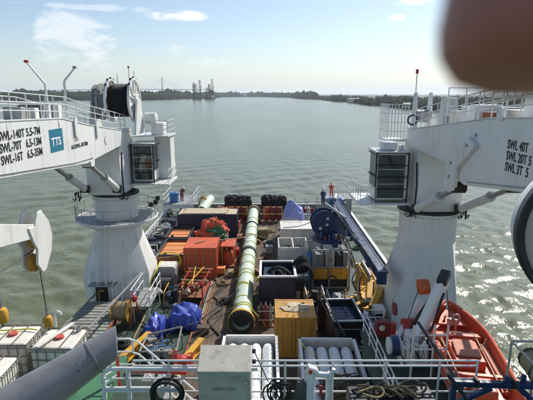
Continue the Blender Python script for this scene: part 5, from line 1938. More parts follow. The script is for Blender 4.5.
# ------------------------------------------------------------------ more working gear between the machines
def extra_gear():
    g = random.Random(99)
    # navy crane extras: ram on the boom, cable tray, light-blue bottle rack
    t = bpy.data.objects['deck_crane']
    MB().cyl((-.35, .9, 5.35), (.75, -3.0, 5.1), .11, n=10).build('boom_ram', 'steel', t)
    MB().cyl((-.2, .2, 3.6), (.85, -4.2, 4.1), .15, n=12).build('luffing_ram', 'navy', t)
    for i in range(5):
        MB().tube(wobble((.2 + .08 * i, .5, 5.3), (.95 + .06 * i, -6.0 - i, 4.75 - .1 * i), 10, .25, .03, 900 + i), .035, 5).build('hose', ['rubber', 'rubber', 'ltblue', 'rope', 'rubber'][i], t)
    for i in range(9):
        a = g.uniform(0, 6.28)
        MB().box((1.15 * math.cos(a), -.2 + 1.15 * math.sin(a), 3.02), (.3, .25, .45), a).build('valve_block', g.choice(['navy', 'black', 'dkgrey', 'rusty']), t, bevel=.02)
    # yellow machine bed
    y = thing('yellow_skid', 'yellow skid with pipework beside the yellow jointed arm', 'skid', (7.6, 31.4, 0))
    MB().bx(-.6, .6, -1.3, 1.3, 0, .3).build('bed', 'yellow', y, bevel=.03)
    for i in range(4):
        MB().tube([(-.5 + .3 * i, -1.2, .4), (-.5 + .3 * i, -1.0, 1.3 + .2 * i), (-.4 + .28 * i, .9, 1.4 + .1 * i), (-.4 + .28 * i, 1.1, .4)], .09, 8).build('pipe_run', ['yellow', 'grey', 'yellow', 'rusty'][i], y)
    MB().cyl((-.1, -.6, .3), (-.1, -.6, 1.5), .35, n=16).build('filter', 'yellow', y)
    # gas bottle quad beside the ochre container
    q = thing('bottle_rack', 'rack of dark gas bottles between the long pipe and the ochre container', 'gas rack', (-.05, 27.0, .09))
    for i in range(3):
        for j in range(2):
            MB().lathe([(0, 0), (.13, 0), (.13, 1.15), (.06, 1.3), (.04, 1.42), (0, 1.42)], (-.3 + .3 * i, -.15 + .3 * j, .08), (0, 0, 1), 12).build('bottle', ['black', 'maroon', 'dkgrey'][(i + j) % 3], q)
    MB().bx(-.5, .5, -.35, .35, 0, .08).build('base', 'rusty', q)
    for z in (.5, 1.1):
        MB().tube([(-.48, -.33, z), (.48, -.33, z), (.48, .33, z), (-.48, .33, z)], .022, 5, True).build('guard', 'white2', q)
    # pallets of stores along the right of the timber
    for k, (x, yy, m, lab) in enumerate(((.35, 33.4, 'brownnet', 'dark bale on a pallet behind the black skip'), (7.9, 34.4, 'navy2', 'dark crate under the middle of the navy boom'), (8.8, 45.8, 'grey', 'grey crate right of the far end of the navy boom'), (8.7, 49.0, 'black', 'black crate near the right stern corner'), (-9.2, 49.6, 'black', 'black crate in front of the left stern platform'), (2.3, 48.9, 'rusty', 'rusty crate behind the lavender tarpaulin'), (-.4, 45.4, 'olive', 'olive crate beside the far part of the long pipe'))):
        c = thing('crate', lab, 'crate', (x, yy, .09 if -4.5 < x < 3.1 else .005), g.uniform(-.2, .2))
        for s_ in (-.4, 0, .4):
            MB().bx(s_ - .05, s_ + .05, -.5, .5, 0, .12).build('skid', 'timber', c)
        hh = g.uniform(.6, 1.1)
        MB().bx(-.5, .5, -.5, .5, .12, .12 + hh).build('body', m, c, bevel=.03)
        for s_ in (-.3, .3):
            MB().bx(s_ - .03, s_ + .03, -.512, .512, .125, .13 + hh + .008).build('strap', 'rope', c)
    # chains and hoses strewn along the right-hand working strip
    for k, (a, b, m, lab) in enumerate((((2.4, 27.6, .02), (4.2, 31.9, .1), 'rubber', 'black hose from the ochre container corner to the power pack'),
                                        ((3.4, 31.6, .06), (6.2, 27.4, .1), 'wire', 'grey wire on the deck in front of the power pack'),
                                        ((4.0, 28.6, .06), (7.0, 23.4, .1), 'rubber', 'black hose curving round the back of the black tank'),
                                        ((-9.8, 31.0, .06), (-6.6, 25.2, .1), 'rubber', 'black hose on the green deck left of the blue tarpaulin'),
                                        ((-9.0, 30.2, .06), (-7.2, 22.2, .1), 'rope', 'tan rope on the green deck left of the blue tarpaulin'),
                                        ((3.6, 45.0, .06), (7.6, 48.4, .1), 'brownnet', 'brown hawser on the deck in front of the pale stern rack'))):
        tag(MB().tube(wobble(a, b, 26, 0, .22, 950 + k), .05, 6).build('deck_hose', m), lab, 'hose')


extra_gear()


def dark_machinery():
    """close-packed dark machinery that fills the strip between the ochre container, black tank and right crane"""
    g = random.Random(313)
    for k, (x, y, w, d, h, lab) in enumerate(((3.3, 29.6, 1.2, 1.6, 1.2, 'dark machine skid behind the ochre container'),
                                              (4.9, 29.2, 1.3, 1.8, 1.0, 'dark machine skid in front of the power pack'),
                                              (7.3, 22.6, 1.2, 1.9, 1.3, 'dark machine skid at the foot of the right crane'),
                                              (6.3, 20.6, 1.2, 1.2, 1.0, 'dark machine skid beyond the boat deck corner'),
                                              (-8.9, 33.6, .8, 1.6, 1.1, 'dark machine skid beside the left crane foot'),
                                              (-6.6, 30.6, 1.1, 1.8, .9, 'dark machine skid left of the red rack'))):
        t = thing('machine_skid', lab, 'machine', (x, y, 0), g.uniform(-.06, .06), 'dark machine skids')
        MB().bx(-w / 2, w / 2, -d / 2, d / 2, 0, .16).build('bed', g.choice(['rusty', 'black', 'grey']), t, bevel=.02)
        for i in range(4):
            bw, bd, bh = g.uniform(.25, .5) * w, g.uniform(.25, .45) * d, h * g.uniform(.45, 1)
            MB().box((g.uniform(-.25, .25) * w, (-.36 + .24 * i) * d, .16 + bh / 2), (bw, bd * .8, bh)).build('module', g.choice(['black', 'dkgrey', 'navy', 'black', 'grey', 'rusty']), t, bevel=.03)
        MB().cyl((-.3 * w, -.3 * d, .5), (-.3 * w, .35 * d, .5), .2, n=14).build('motor', g.choice(['black', 'navy', 'dkgrey']), t)
        for sx in (-1, 1):
            MB().tube([(sx * w / 2, -d / 2, .1), (sx * w / 2, -d / 2, h + .15), (sx * w / 2, d / 2, h + .15), (sx * w / 2, d / 2, .1)], .035, 6).build('roll_bar', g.choice(['black', 'white2', 'yellow']), t)
        for i in range(6):
            MB().tube(wobble((g.uniform(-.5, .5) * w, g.uniform(-.5, .5) * d, h * .9), (g.uniform(-.6, .6) * w, g.uniform(-.6, .6) * d, .2), 7, -.25, .1, 1000 + k * 10 + i), .035, 5).build('hose', g.choice(['rubber', 'rubber', 'wire', 'rope', 'yellow', 'ltblue']), t)


dark_machinery()


# stores along the left edge of the timber and round the red valve stack
def left_stores():
    g = random.Random(55)
    t = thing('pipe_bundle', 'bundle of thin rusty pipes lying along the left edge of the timber', 'pipes', (-4.15, 30.0, .09))
    for i in range(7):
        x, z = -.16 + .11 * (i % 4), .05 + .09 * (i // 4)
        MB().cyl((x, -3.2 + g.uniform(-.3, .3), z), (x + .03, 3.4 + g.uniform(-.3, .3), z), .045, n=8).build('pipe', ['rusty', 'grey', 'deckgreen2', 'rusty', 'grey', 'rope', 'rusty'][i], t)
    for k, (x, y, w, d, h, m, lab) in enumerate(((-3.6, 40.6, .8, .9, .9, 'orange', 'orange box behind the red valve stack'), (-2.75, 39.9, .5, .7, .7, 'red', 'small red box between the valve stack and the pipe'),
                                                 (-3.7, 35.6, .6, .6, .55, 'orangelid', 'small pale orange box in front of the red valve stack'), (-2.9, 35.2, .45, .8, .4, 'olive', 'low olive box left of the pipe'),
                                                 (-3.9, 26.0, .7, .5, .4, 'wood', 'brown timber box on the left timber edge'), (-3.4, 48.4, .9, .9, .9, 'orange', 'orange box in front of the left maroon floats'),
                                                 (-2.7, 44.6, .5, .9, .5, 'rusty', 'rust brown box beside the navy container end'), (.3, 36.3, .6, .8, .6, 'maroon', 'maroon box between the pipe and the white cage'),
                                                 (.25, 40.6, .6, .7, .7, 'grey', 'grey box between the pipe and the white container'), (-7.4, 48.6, .9, .8, 1.0, 'orange', 'orange box behind the navy container'))):
        c = thing('gear_box', lab, 'box', (x, y, .09 if x > -4.5 else .005), g.uniform(-.25, .25))
        MB().bx(-w / 2, w / 2, -d / 2, d / 2, .05, h).build('body', m, c, bevel=.03)
        MB().bx(-w / 2 - .02, w / 2 + .02, -d / 2 - .02, d / 2 + .02, h, h + .05).build('lid', m, c, bevel=.015)
        for sx in (-1, 1):
            MB().bx(sx * w * .35 - .04, sx * w * .35 + .04, -d / 2, d / 2, 0, .05).build('skid', 'black', c)
            MB().bx(sx * w * .25 - .03, sx * w * .25 + .03, -d / 2 - .035, -d / 2 - .02, h - .1, h + .02).build('latch', 'steel', c)


left_stores()


# ------------------------------------------------------------------ rescue boat and davit on the right
def rescue_boat():
    t = thing('rescue_boat', 'open red rescue boat resting beside the davit on the right', 'boat', (7.75, 16.3, 4.0), R(-9))
    L, B = 6.6, 1.16
    n = 22

    def half(s):   # s from 0 (stern, -Y) to 1 (bow)
        return B * (.93 + .07 * math.sin(s * 3.1)) * (1 - max(0, (s - .55) / .45) ** 2.3 * .93)
    prof_o = [(0, 0.0), (.45, .04), (.8, .18), (.96, .5), (1.0, .95)]
    prof_i = [(.93, .95), (.88, .55), (.80, .40), (0, .38)]
    vs, fs = [], []
    K = len(prof_o) + len(prof_i)
    for i in range(n + 1):
        s = i / n
        w = half(s)
        y = -L / 2 + L * s
        lift = .35 * max(0, (s - .5) / .5) ** 2
        for sx in (1,):
            for a, z in prof_o:
                vs.append((a * w, y, z + lift * (1 if z < .9 else .8)))
            for a, z in prof_i:
                vs.append((a * w, min(y, L / 2 - .3), z + lift * .7))
    m1 = len(vs)
    vs += [(-x, y, z) for x, y, z in vs]
    for i in range(n):
        for k in range(K - 1):
            q = (i * K + k, i * K + k + 1, (i + 1) * K + k + 1, (i + 1) * K + k)
            fs.append(q)
            fs.append(tuple(m1 + v for v in q[::-1]))
    # transom
    fs.append(tuple(range(K)) + tuple(m1 + k for k in range(K - 1, -1, -1)))
    m_ = MB()
    m_.v, m_.f = vs, fs
    hull = m_.build('hull', 'boat', t)
    rim = []
    for i in range(n + 1):
        s = i / n
        rim.append((half(s) * .97 + .02, -L / 2 + L * s, .97 + .28 * max(0, (s - .5) / .5) ** 2))
    for s in (1, -1):
        MB().tube([(x * s, y, z) for x, y, z in rim], .075, 8).build('gunwale', 'boat', t)
        MB().tube([(x * s * 1.06, y, z - .22 - .07 * abs(math.sin(i * 1.1))) for i, (x, y, z) in enumerate(rim)], .022, 5).build('grab_line', 'boatlight', t)
    MB().bx(-.75, .75, -L / 2 + .1, 2.1, .40, .44).build('floor', 'boat', t)
    # foredeck, thwart, console with canvas cover
    MB().prism([(-.62, 1.95, .72), (.62, 1.95, .72), (.42, 2.45, .85), (.16, 2.85, .98), (-.16, 2.85, .98), (-.42, 2.45, .85)], (0, 0, .06)).build('foredeck', 'boat', t, bevel=.02)
    MB().bx(-.95, .95, .95, 1.25, .45, .80).build('thwart', 'boat', t, bevel=.03)
    c = MB().bx(-.55, .55, -1.0, .55, .44, .84).build('console', 'boat', t, bevel=.05)
    MB().prism([(-.46, -.75, .85), (.46, -.75, .85), (.44, .0, .93), (.38, .4, .9), (-.38, .4, .9), (-.44, .0, .93)], (0, 0, .07)).build('canvas_cover', 'boatlight', c, bevel=.05)
    for x in (-.9, .9):
        MB().bx(x - .12, x + .12, -2.4, .8, .44, .62).build('side_bench', 'boat', t, bevel=.03)
    MB().bx(-.42, .42, -2.85, -2.0, .44, .86).build('engine_cover', 'boat', t, bevel=.08)
    MB().bx(-.95, .95, -1.7, -1.5, .44, .70).build('thwart', 'boat', t, bevel=.03)
    for sx in (-1, 1):
        MB().cyl((sx * .62, -2.6, .72), (sx * .70, 1.1, .74), .03, n=8).build('oar', 'timber', t)
        MB().bx(sx * .9 - .11, sx * .9 + .11, -2.3, .7, .625, .66).build('bench_pad', 'boatlight', t, bevel=.02)
    MB().tube([(-.5, .57, .8), (-.5, .62, 1.12), (.5, .62, 1.12), (.5, .57, .8)], .025, 6).build('console_rail', 'steel', t)
    MB().bx(-.3, .3, .555, .58, .55, .78).build('instrument_panel', 'black', t)
    # lifting hook with shackle at the bow seat
    MB().cyl((0, 1.5, .44), (0, 1.5, 1.25), .05, n=8).build('lifting_post', 'steel', t)
    MB().tube(arc((0, 1.5, 1.35), .13, 0, 6.28, 14, 'xz'), .035, 6).build('lifting_ring', 'steel', t)
    for s in (-1, 1):
        MB().tube([(s * .3, 2.1, .84), (s * .3, 2.25, .98), (s * .15, 2.5, 1.0)], .03, 6).build('cleat', 'red', t)
        MB().tube(wobble((s * .95, .6, .95), (s * .3, -.7, .7), 6, .1, .04, 8 + s), .02, 5).build('line', 'rope', t)


rescue_boat()


def davit():
    t = thing('boat_davit', 'white hydraulic davit with a red winch standing left of the red boat', 'davit', (6.0, 17.3, 3.75))
    MB().bx(-.55, .55, -.6, .7, 0, .25).build('base', 'white', t, bevel=.03)
    MB().cyl((0, 0, .25), (0, 0, 1.2), .38, .30, n=20).build('column', 'white', t)
    # slanted main arm towards the boat head
    a, b = Vector((.15, -.1, .8)), Vector((1.45, .8, 3.15))
    arm = MB().bar(a, b, .34, .5).build('arm', 'white', t, bevel=.04)
    MB().bar(a + Vector((-.55, .55, -.2)), b + Vector((-.75, .55, -1.2)), .26, .34).build('arm', 'white', t, bevel=.04)
    MB().box(b + Vector((.0, .05, .08)), (.42, .8, .3), -.6, .3).build('arm_head', 'black', arm, bevel=.06)
    MB().cyl(Vector((-.35, .2, .7)), b + Vector((-.2, -.1, -.2)), .07, n=10).build('ram', 'black', t)
    MB().cyl(Vector((.35, -.5, .5)), a.lerp(b, .8) + Vector((.2, -.1, 0)), .05, n=10).build('ram', 'black', t)
    MB().cyl((-.2, .6, 1.1), (.35, .6, 1.1), .36, n=20).build('winch', 'red', t)
    MB().cyl((.36, .6, 1.1), (.5, .6, 1.1), .2, n=16).build('winch_motor', 'black', t)
    MB().cyl((-.45, 1.25, 1.6), (-.35, 1.25, 1.6), .28, n=16).build('sheave', 'maroon', t)
    # red disc head of the second fall
    MB().cyl((.55, 1.2, 2.65), (.95, 1.2, 2.68), .33, n=18).build('sheave', 'orange', t)
    for k, (p, q) in enumerate((((.4, .6, 1.3), (1.3, .75, 3.2)), ((.0, .7, 1.3), (.6, 1.2, 2.7)), ((1.55, .9, 3.1), (1.75, .6, 1.5)))):
        MB().tube([p, q], .022, 5).build('wire_fall', 'wire', t)
    MB().cyl((1.75, .6, 1.5), (1.75, .6, 1.15), .09, n=8).build('hook', 'steel', t)
    # white hydraulic pack with hoses at its foot
    MB().lathe([(0, 0), (.34, 0), (.34, .5), (0, .5)], (-1.05, -.3, .75), (1, 0, 0), 20).build('reel', 'white', t)
    MB().lathe([(.34, .1), (.42, .12), (.42, .4), (.34, .42)], (-1.05, -.3, .75), (1, 0, 0), 20).build('reel_band', 'navy', t)
    for i in range(7):
        MB().box((-.5 + .17 * i, -.5 - .1 * (i % 3), .55 + .1 * (i % 2)), (.12, .3, .6 + .1 * (i % 3))).build('valve_block', 'white', t, bevel=.02)
    for i in range(7):
        MB().tube(wobble((-.9 + .25 * i, -.4, 1.1), (-.5 + .2 * i, -.9, .2), 7, -.25, .06, i + 400), .03, 5).build('hose', ['rubber', 'white2', 'white2', 'rubber', 'white2', 'rubber', 'white2'][i], t)
    MB().blob((.75, -1.25, .9), (.14, .14, .2), 5, 12, 8, .05).build('buoy', 'orange', t)
    for x in (-.4, .4, .9):
        MB().cyl((x, -1.35, 0), (x, -1.35, 2.2), .045, n=8).build('guard_post', 'white2', t)
    for z in (.6, 1.2, 1.8):
        MB().cyl((-.4, -1.35, z), (.9, -1.35, z), .035, n=6).build('guard_rail', 'white2', t)


davit()

o = MB().cyl((5.03, 14.0, 7.12), (5.34, 10.6, 6.68), .05, n=8).build('boat_painter_pole', 'black')
tag(o, 'slanting black pole in front of the davit', 'pole')


def boat_rail():
    t = thing('railing', 'white railing slanting along the left edge of the boat deck', 'railing', (4.5, 16.5, 3.75))
    rail_parts(t, [(0, -4.5, 0), (0, 3.0, 0), (.9, 3.0, 0)], (.38, .72, 1.08), .028, .024, 1.2)
    f = thing('fire_box', 'dark red hose box at the far corner of the boat deck', 'hose box', (5.25, 19.1, 3.75))
    MB().bx(-.3, .3, -.2, .2, 0, .75).build('body', 'maroon', f, bevel=.03)
    MB().cyl((.45, -.1, .0), (.45, -.1, .7), .16, n=12).build('extinguisher', 'red', f)
    MB().blob((-.05, -.22, .5), (.14, .08, .14), 3, 12, 8, .05).build('lamp', 'cream', f)


boat_rail()


# ------------------------------------------------------------------ upper deck near the camera
def ibc(label, x, y, z, rz):
    t = thing('liquid_container', label, 'tank', (x, y, z), rz, 'caged white liquid tanks')
    w, d, h = 1.08, 1.0, 1.02
    hw, hd = w / 2, d / 2
    for k in (-1, 0, 1):
        MB().bx(k * .48 - .06, k * .48 + .06, -hd, hd, 0, .12).build('skid', 'timber', t)
    MB().bx(-hw, hw, -hd, hd, .12, .15).build('pallet_plate', 'cage', t)
    MB().bx(-hw + .035, hw - .035, -hd + .035, hd - .035, .16, h + .12).build('bottle', 'ibc', t, bevel=.07)
    zt = h + .13
    vb = MB().cyl((0, 0, .15), (0, 0, zt - .03), .011, n=5).build('cage_bar', 'cage', t, (-hw, -hd, 0))
    pos = [(-hw + w * i / 5, -hd) for i in range(6)] + [(-hw + w * i / 5, hd) for i in range(6)] + [(-hw, -hd + d * i / 5) for i in range(1, 5)] + [(hw, -hd + d * i / 5) for i in range(1, 5)]
    for p in pos[1:]:
        copy_part(vb, (p[0], p[1], 0), t)
    for zz in (.18, .40, .62, .84, 1.06):
        ring = [(-hw, -hd, zz), (hw, -hd, zz), (hw, hd, zz), (-hw, hd, zz)]
        MB().tube(ring, .013, 5, True).build('cage_hoop', 'cage', t)
    MB().tube([(-hw, -hd, zt - .02), (hw, -hd, zt - .02), (hw, hd, zt - .02), (-hw, hd, zt - .02)], .020, 6, True).build('top_frame', 'cage', t)
    for xx in (-.18, .2):
        MB().box((xx, 0, zt), (.028, d, .022)).build('top_bar', 'cage', t)
    MB().lathe([(0, .06), (.10, .06), (.115, .04), (.115, 0)], (0, 0, zt - .01), (0, 0, 1), 18).build('screw_cap', 'cap', t)
    return t


ZU = 7.55
ibc('caged white liquid tank at the far left edge with a yellow hose on top', -6.28, 10.38, ZU, R(2))
ibc('caged white liquid tank with a timber batten and a white bent pipe on top', -5.06, 10.22, ZU, R(-1))
ibc('caged white liquid tank below the corner of the picture at far left', -6.15, 8.95, ZU, R(1))
o = MB().bar((-5.35, 9.68, 8.755), (-4.98, 10.85, 8.755), .10, .04).build('timber_batten', 'cream', bevel=.005)
tag(o, 'pale timber batten lying on the right-hand caged tank', 'batten')
pts = wobble((-6.75, 10.5, 8.73), (-5.75, 10.55, 8.73), 8, -.02, .03, 3)
tag(MB().tube(pts, .018, 5).build('yellow_hose', 'sling'), 'thin yellow hose lying on top of the far left caged tank', 'hose')
p = thing('bent_pipe', 'white bent pipe standing on the right-hand caged tank', 'pipe', (-5.38, 10.75, 8.70))
MB().tube([(0, 0, 0), (0, 0, .30), (.02, 0, .38), (.08, 0, .43), (.14, 0, .41), (.16, 0, .34)], .035, 8).build('spout', 'white2', p)
p = thing('tank_valve', 'small steel valve on the far corner of the right-hand caged tank', 'valve', (-4.72, 10.55, 8.70))
MB().cyl((0, 0, 0), (0, 0, .08), .06, n=10).build('stem', 'steel', p)
MB().tube(arc((0, 0, .1), .07, 0, 6.28, 12, 'xy'), .015, 5).build('handwheel', 'steel', p)


# hook weights hanging from the left crane's jib
def hook(label, x, y, z, ztop, ytop):
    t = thing('hook_weight', label, 'crane hook', (x, y, z), 0, 'yellow crane hook weights')
    MB().lathe([(0, 0), (.20, .02), (.24, .12), (.24, .5), (.19, .62), (.08, .68), (0, .68)], (0, 0, 0), (0, 0, 1), 20).build('weight', 'yellow', t)
    MB().tube([(0, 0, -.02), (0, 0, -.2), (.12, 0, -.32), (.2, 0, -.22)], .045, 6).build('hook', 'black', t)
    MB().cyl((0, 0, .66), (0, 0, 1.15), .07, n=8).build('swivel', 'steel', t)
    MB().tube([(0, 0, 1.1), (0, (ytop - y) * .5, (ztop - z + 1.1) * .5), (0, ytop - y, ztop - z)], .028, 6).build('wire_rope', 'wire', t)


hook('right yellow hook weight hanging from the jib head by a wire', -11.25, 21.7, 2.75, 6.1, 21.5)
hook('left yellow hook weight at the left edge of the picture', -11.25, 18.0, 5.0, 8.6, 17.3)
o = MB().tube(wobble((-11.35, 21.3, 7.1), (-11.35, 12.5, 7.4), 8, .1, 0, 2), .035, 6).build('tugger_line', 'wire')
tag(o, 'dark wire running left from the jib head', 'wire')


# grey tube slanting across the lower left
def near_tube():
    o_ = Vector((-1.0, 1.6, 13.2))
    t = thing('support_tube', 'thick dark grey tapered tube slanting across the lower left corner', 'tube', o_)
    a, b = Vector((-.650, 1.811, 13.452)) - o_, Vector((-1.088, 1.508, 13.25)) - o_
    c = b + (b - a) * .6
    ax = (c - a)
    L = ax.length
    n = ax.normalized()
    cut = Vector((.95, .31, 0)).normalized()          # the end is cut off square to the deck, not to the tube
    x, y = basis(n)
    k, vs, fs = 40, [], []
    prof = [(0.052, 0.0), (0.0625, 0.0), (0.0625 + .085 * L * .3, L * .3), (.0625 + .085 * L, L)]
    for j_, (r, tt) in enumerate(prof):
        for i_ in range(k):
            q = (x * math.cos(2 * math.pi * i_ / k) + y * math.sin(2 * math.pi * i_ / k)) * r
            p = a + n * tt + q
            if j_ < 2:
                p -= n * (q.dot(cut) / n.dot(cut))
            vs.append(p)
    for j_ in range(len(prof) - 1):
        fs += [(j_ * k + i_, j_ * k + (i_ + 1) % k, (j_ + 1) * k + (i_ + 1) % k, (j_ + 1) * k + i_) for i_ in range(k)]
    fs.append(tuple(range(k)))
    fs.append(tuple(range((len(prof) - 1) * k, len(prof) * k)))
    MB().add(vs, fs).build('barrel', 'dkgrey', t)
    q = c - n * .1
    MB().bx(q.x - .06, q.x + .06, q.y - .06, q.y + .06, 7.56 - o_.z, q.z).build('post', 'dkgrey', t)
    for f_ in (.12, .62):
        p = a.lerp(c, f_)
        r = .0625 + .085 * L * f_
        MB().lathe([(r - .004, -.006), (r + .0035, -.004), (r + .0035, .004), (r - .004, .006)], p, n, 40).build('weld_ring', 'dkgrey', t)


near_tube()


# railing and fire main along the edge of the upper deck
def near_rail():
    t = thing('railing', 'white pipe railing along the bottom of the picture', 'railing', (0, 9.28, ZU))
    for h in (1.115, .985):
        MB().cyl((-3.0, 0, h), (4.75, .0, h), .024, n=8).build('rail', 'white2', t)
    for h in (.66, .33):
        MB().cyl((-3.75, 0, h), (4.75, .0, h), .022, n=8).build('rail', 'white2', t)
    pm = MB().cyl((0, 0, 0), (0, 0, 1.12), .026, n=8).build('post', 'white2', t, (-2.2, .0, 0))
    for x in (.42, 1.5, 2.7, 3.9, 4.75):
        copy_part(pm, (x, 0, 0), t)
    f = thing('fire_main', 'thick white fire main pipe with red valves along the railing', 'pipe', (0, 9.28, ZU))
    MB().tube([(-3.72, .04, .55), (-3.72, .04, .78), (-3.66, .04, .86), (-3.56, .04, .88), (-.2, .04, .88)], .052, 10).build('pipe', 'white2', f)
    MB().tube([(-3.72, .04, .6), (-3.72, .04, .1)], .052, 10).build('pipe', 'white2', f)
    MB().tube([(-3.15, .04, .85), (-3.15, .04, .1)], .052, 10).build('pipe', 'white2', f)
    MB().tube([(-3.7, .04, .38), (-2.0, .04, .38)], .045, 10).build('pipe', 'white2', f)
    MB().tube([(-3.2, .55, .5), (-1.9, .5, .47)], .045, 10).build('pipe', 'red', f)
    for x, z in ((-3.55, 1.22), (-2.1, 1.05), (-1.75, 1.0)):
        v = MB().lathe([(0, 0), (.06, 0), (.07, .1), (.05, .2), (0, .2)], (x, .2, z - .1), (0, 0, 1), 12).build('valve', 'red', f)
        MB().tube(arc((x, .2, z + .13), .085, 0, 6.28, 14, 'xy'), .016, 5).build('handwheel', 'red', v)
    MB().cyl((-3.42, .2, .2), (-3.42, .2, 1.12), .04, n=8).build('riser', 'red', f)
    MB().lathe([(0, 0), (.12, .02), (.15, .1), (.12, .22), (0, .25)], (-2.0, .5, .68), (0, 0, 1), 14).build('float', 'red', f)


near_rail()


def stair_rail():
    t = thing('stair_handrail', 'white stair handrail sloping down at the right of the green deck', 'handrail', (-3.7, 10.2, ZU))
    MB().tube([(0, .05, -.3), (0, .05, 1.02), (.05, .05, 1.1), (.35, .05, 1.1), (.42, .05, 1.05), (.42, .0, .75)], .026, 8).build('rail', 'white2', t)
    MB().cyl((0, .05, .75), (.42, .05, .75), .022, n=8).build('rail', 'white2', t)
    MB().cyl((0, .05, .4), (.42, .05, .4), .022, n=8).build('rail', 'white2', t)
    for z, dz in ((1.06, 0), (.72, 0), (.36, 0)):
        MB().tube([(.42, .05, z), (.55, .02, z - .02), (1.9, .0, z - 1.35)], .024, 8).build('sloping_rail', 'white2', t)
    for k in (.25, .75):
        x = .55 + 1.35 * k
        MB().cyl((x, .02, 1.04 - 1.33 * k), (x, .02, .05 - 1.33 * k), .022, n=8).build('post', 'white2', t)
    for i in range(6):
        MB().bx(.55 + i * .26, .78 + i * .26, .1, .75, -.12 - i * .25, -.09 - i * .25).build('tread', 'grey', t)
    for i in range(4):
        MB().cyl((-.25, -.4 + .0, .15 + .18 * i), (.0, .05, .15 + .18 * i), .022, n=6).build('rung', 'white2', t)


stair_rail()


def hose_ring():
    t = thing('hose_coil', 'black fire hose coil hanging on the railing at lower left', 'hose', (-2.2, 9.12, 7.86))
    for k in range(5):
        r = .30 + .028 * (k % 3)
        MB().tube([(r * math.cos(a), -.02 - .05 * k, .18 + r * math.sin(a)) for a in [2 * math.pi * i / 26 for i in range(26)]], .034, 7, True).build('turn', 'rubber', t)
    MB().bx(-.05, .05, -.2, .12, .44, .52).build('hanger', 'steel', t)


hose_ring()


def locker():
    t = thing('equipment_locker', 'grey steel locker with a sloping lid behind the bottom railing', 'locker', (-.90, 9.05, ZU))
    w = .56
    MB().bx(-w, w, -.36, .25, .1, 1.24).build('body', 'greybox', t, bevel=.03)
    MB().prism([(-w - .02, -.40, 1.24), (-w - .02, .32, 1.46), (-w - .02, .32, 1.24), (-w - .02, -.40, 1.19)], (2 * w + .04, 0, 0)).build('lid', 'greybox', t, bevel=.02)
    MB().bx(-.27, .24, -.375, -.36, .78, .84).build('handle_slot', 'grey', t)
    MB().bx(.18, .34, -.375, -.36, 1.06, 1.12).build('plate', 'grey', t)
    fr = MB().bx(.40, .52, -.374, -.36, .88, 1.02).build('latch', 'grey', t)
    MB().bx(.42, .50, -.382, -.374, .90, 1.0).build('latch_plate', 'greybox', fr)
    for x in (-.5, .5):
        for y in (-.25, .18):
            MB().cyl((x, y, 0), (x, y, .1), .03, n=8).build('foot', 'grey', t)
    for z in (1.36, 1.1):
        MB().cyl((w + .02, .22, z), (w + .1, .22, z), .05, n=8).build('hinge', 'black', t)
    MB().tube([(w + .05, .2, 1.42), (w + .12, .1, 1.3), (w + .38, -.02, .75)], .012, 5).build('stay_wire', 'black', t)


locker()


def gooseneck():
    t = thing('vent_pipe', 'white gooseneck vent pipe with red marks standing at the bottom railing', 'vent', (1.12, 9.05, ZU))
    MB().tube([(-.17, 0, 0), (-.17, 0, .95), (-.15, 0, 1.08), (-.06, 0, 1.02), (.02, 0, .92), (.26, 0, .90), (.34, 0, .98), (.36, 0, 1.06)], [.13, .13, .11, .09, .07, .06, .05, .045], 14).build('pipe', 'white2', t)
    MB().tube([(.27, .02, 0), (.27, .02, .85), (.3, .02, .95)], .075, 12).build('pipe', 'white2', t)
    MB().bx(.05, .11, -.10, -.06, .45, .7).build('red_mark', 'red', t)
    MB().bx(-.2, -.13, -.145, -.12, 1.02, 1.12).build('red_mark', 'red', t)
    m = thing('canvas_roll', 'dark canvas roll beside the white gooseneck vent', 'canvas', (.72, 9.0, ZU))
    MB().tube([(0, 0, 0), (.02, 0, .4), (.06, 0, .8)], [.13, .15, .11], 12).build('roll', 'wire', m)
    c = thing('coiled_cable', 'tangle of black cables left of the gooseneck vent', 'cable', (.25, 9.0, ZU))
    for k in range(7):
        g = random.Random(500 + k)
        r = g.uniform(.14, .26)
        cxk = g.uniform(-.2, .2)
        MB().tube([(cxk + r * math.cos(a), .03 * k, .42 + r * 1.3 * math.sin(a)) for a in [2 * math.pi * i / 18 for i in range(18)]], .018, 6, True).build('turn', 'rubber', c)
    d = thing('rope_pile', 'pile of dark brown ropes at the bottom edge right of centre', 'rope', (2.75, 8.9, ZU))
    MB().bx(-.95, .9, -.35, .3, .0, .55).build('tray', 'black', d, bevel=.03)
    for k in range(30):
        g = random.Random(700 + k)
        x0, y0, ph = g.uniform(-.6, .55), g.uniform(-.12, .1), g.uniform(0, 6)
        r1, r2 = g.uniform(.12, .32), g.uniform(.08, .2)
        pts = [(x0 + r1 * math.cos(a + ph), y0 + r2 * math.sin(a), .56 + .004 * k + .05 * math.sin(2 * a + ph)) for a in [i * .35 for i in range(int(g.uniform(10, 17)))]]
        MB().tube(pts, .026, 6).build('rope', 'brownnet' if k % 5 else 'rope', d)


gooseneck()


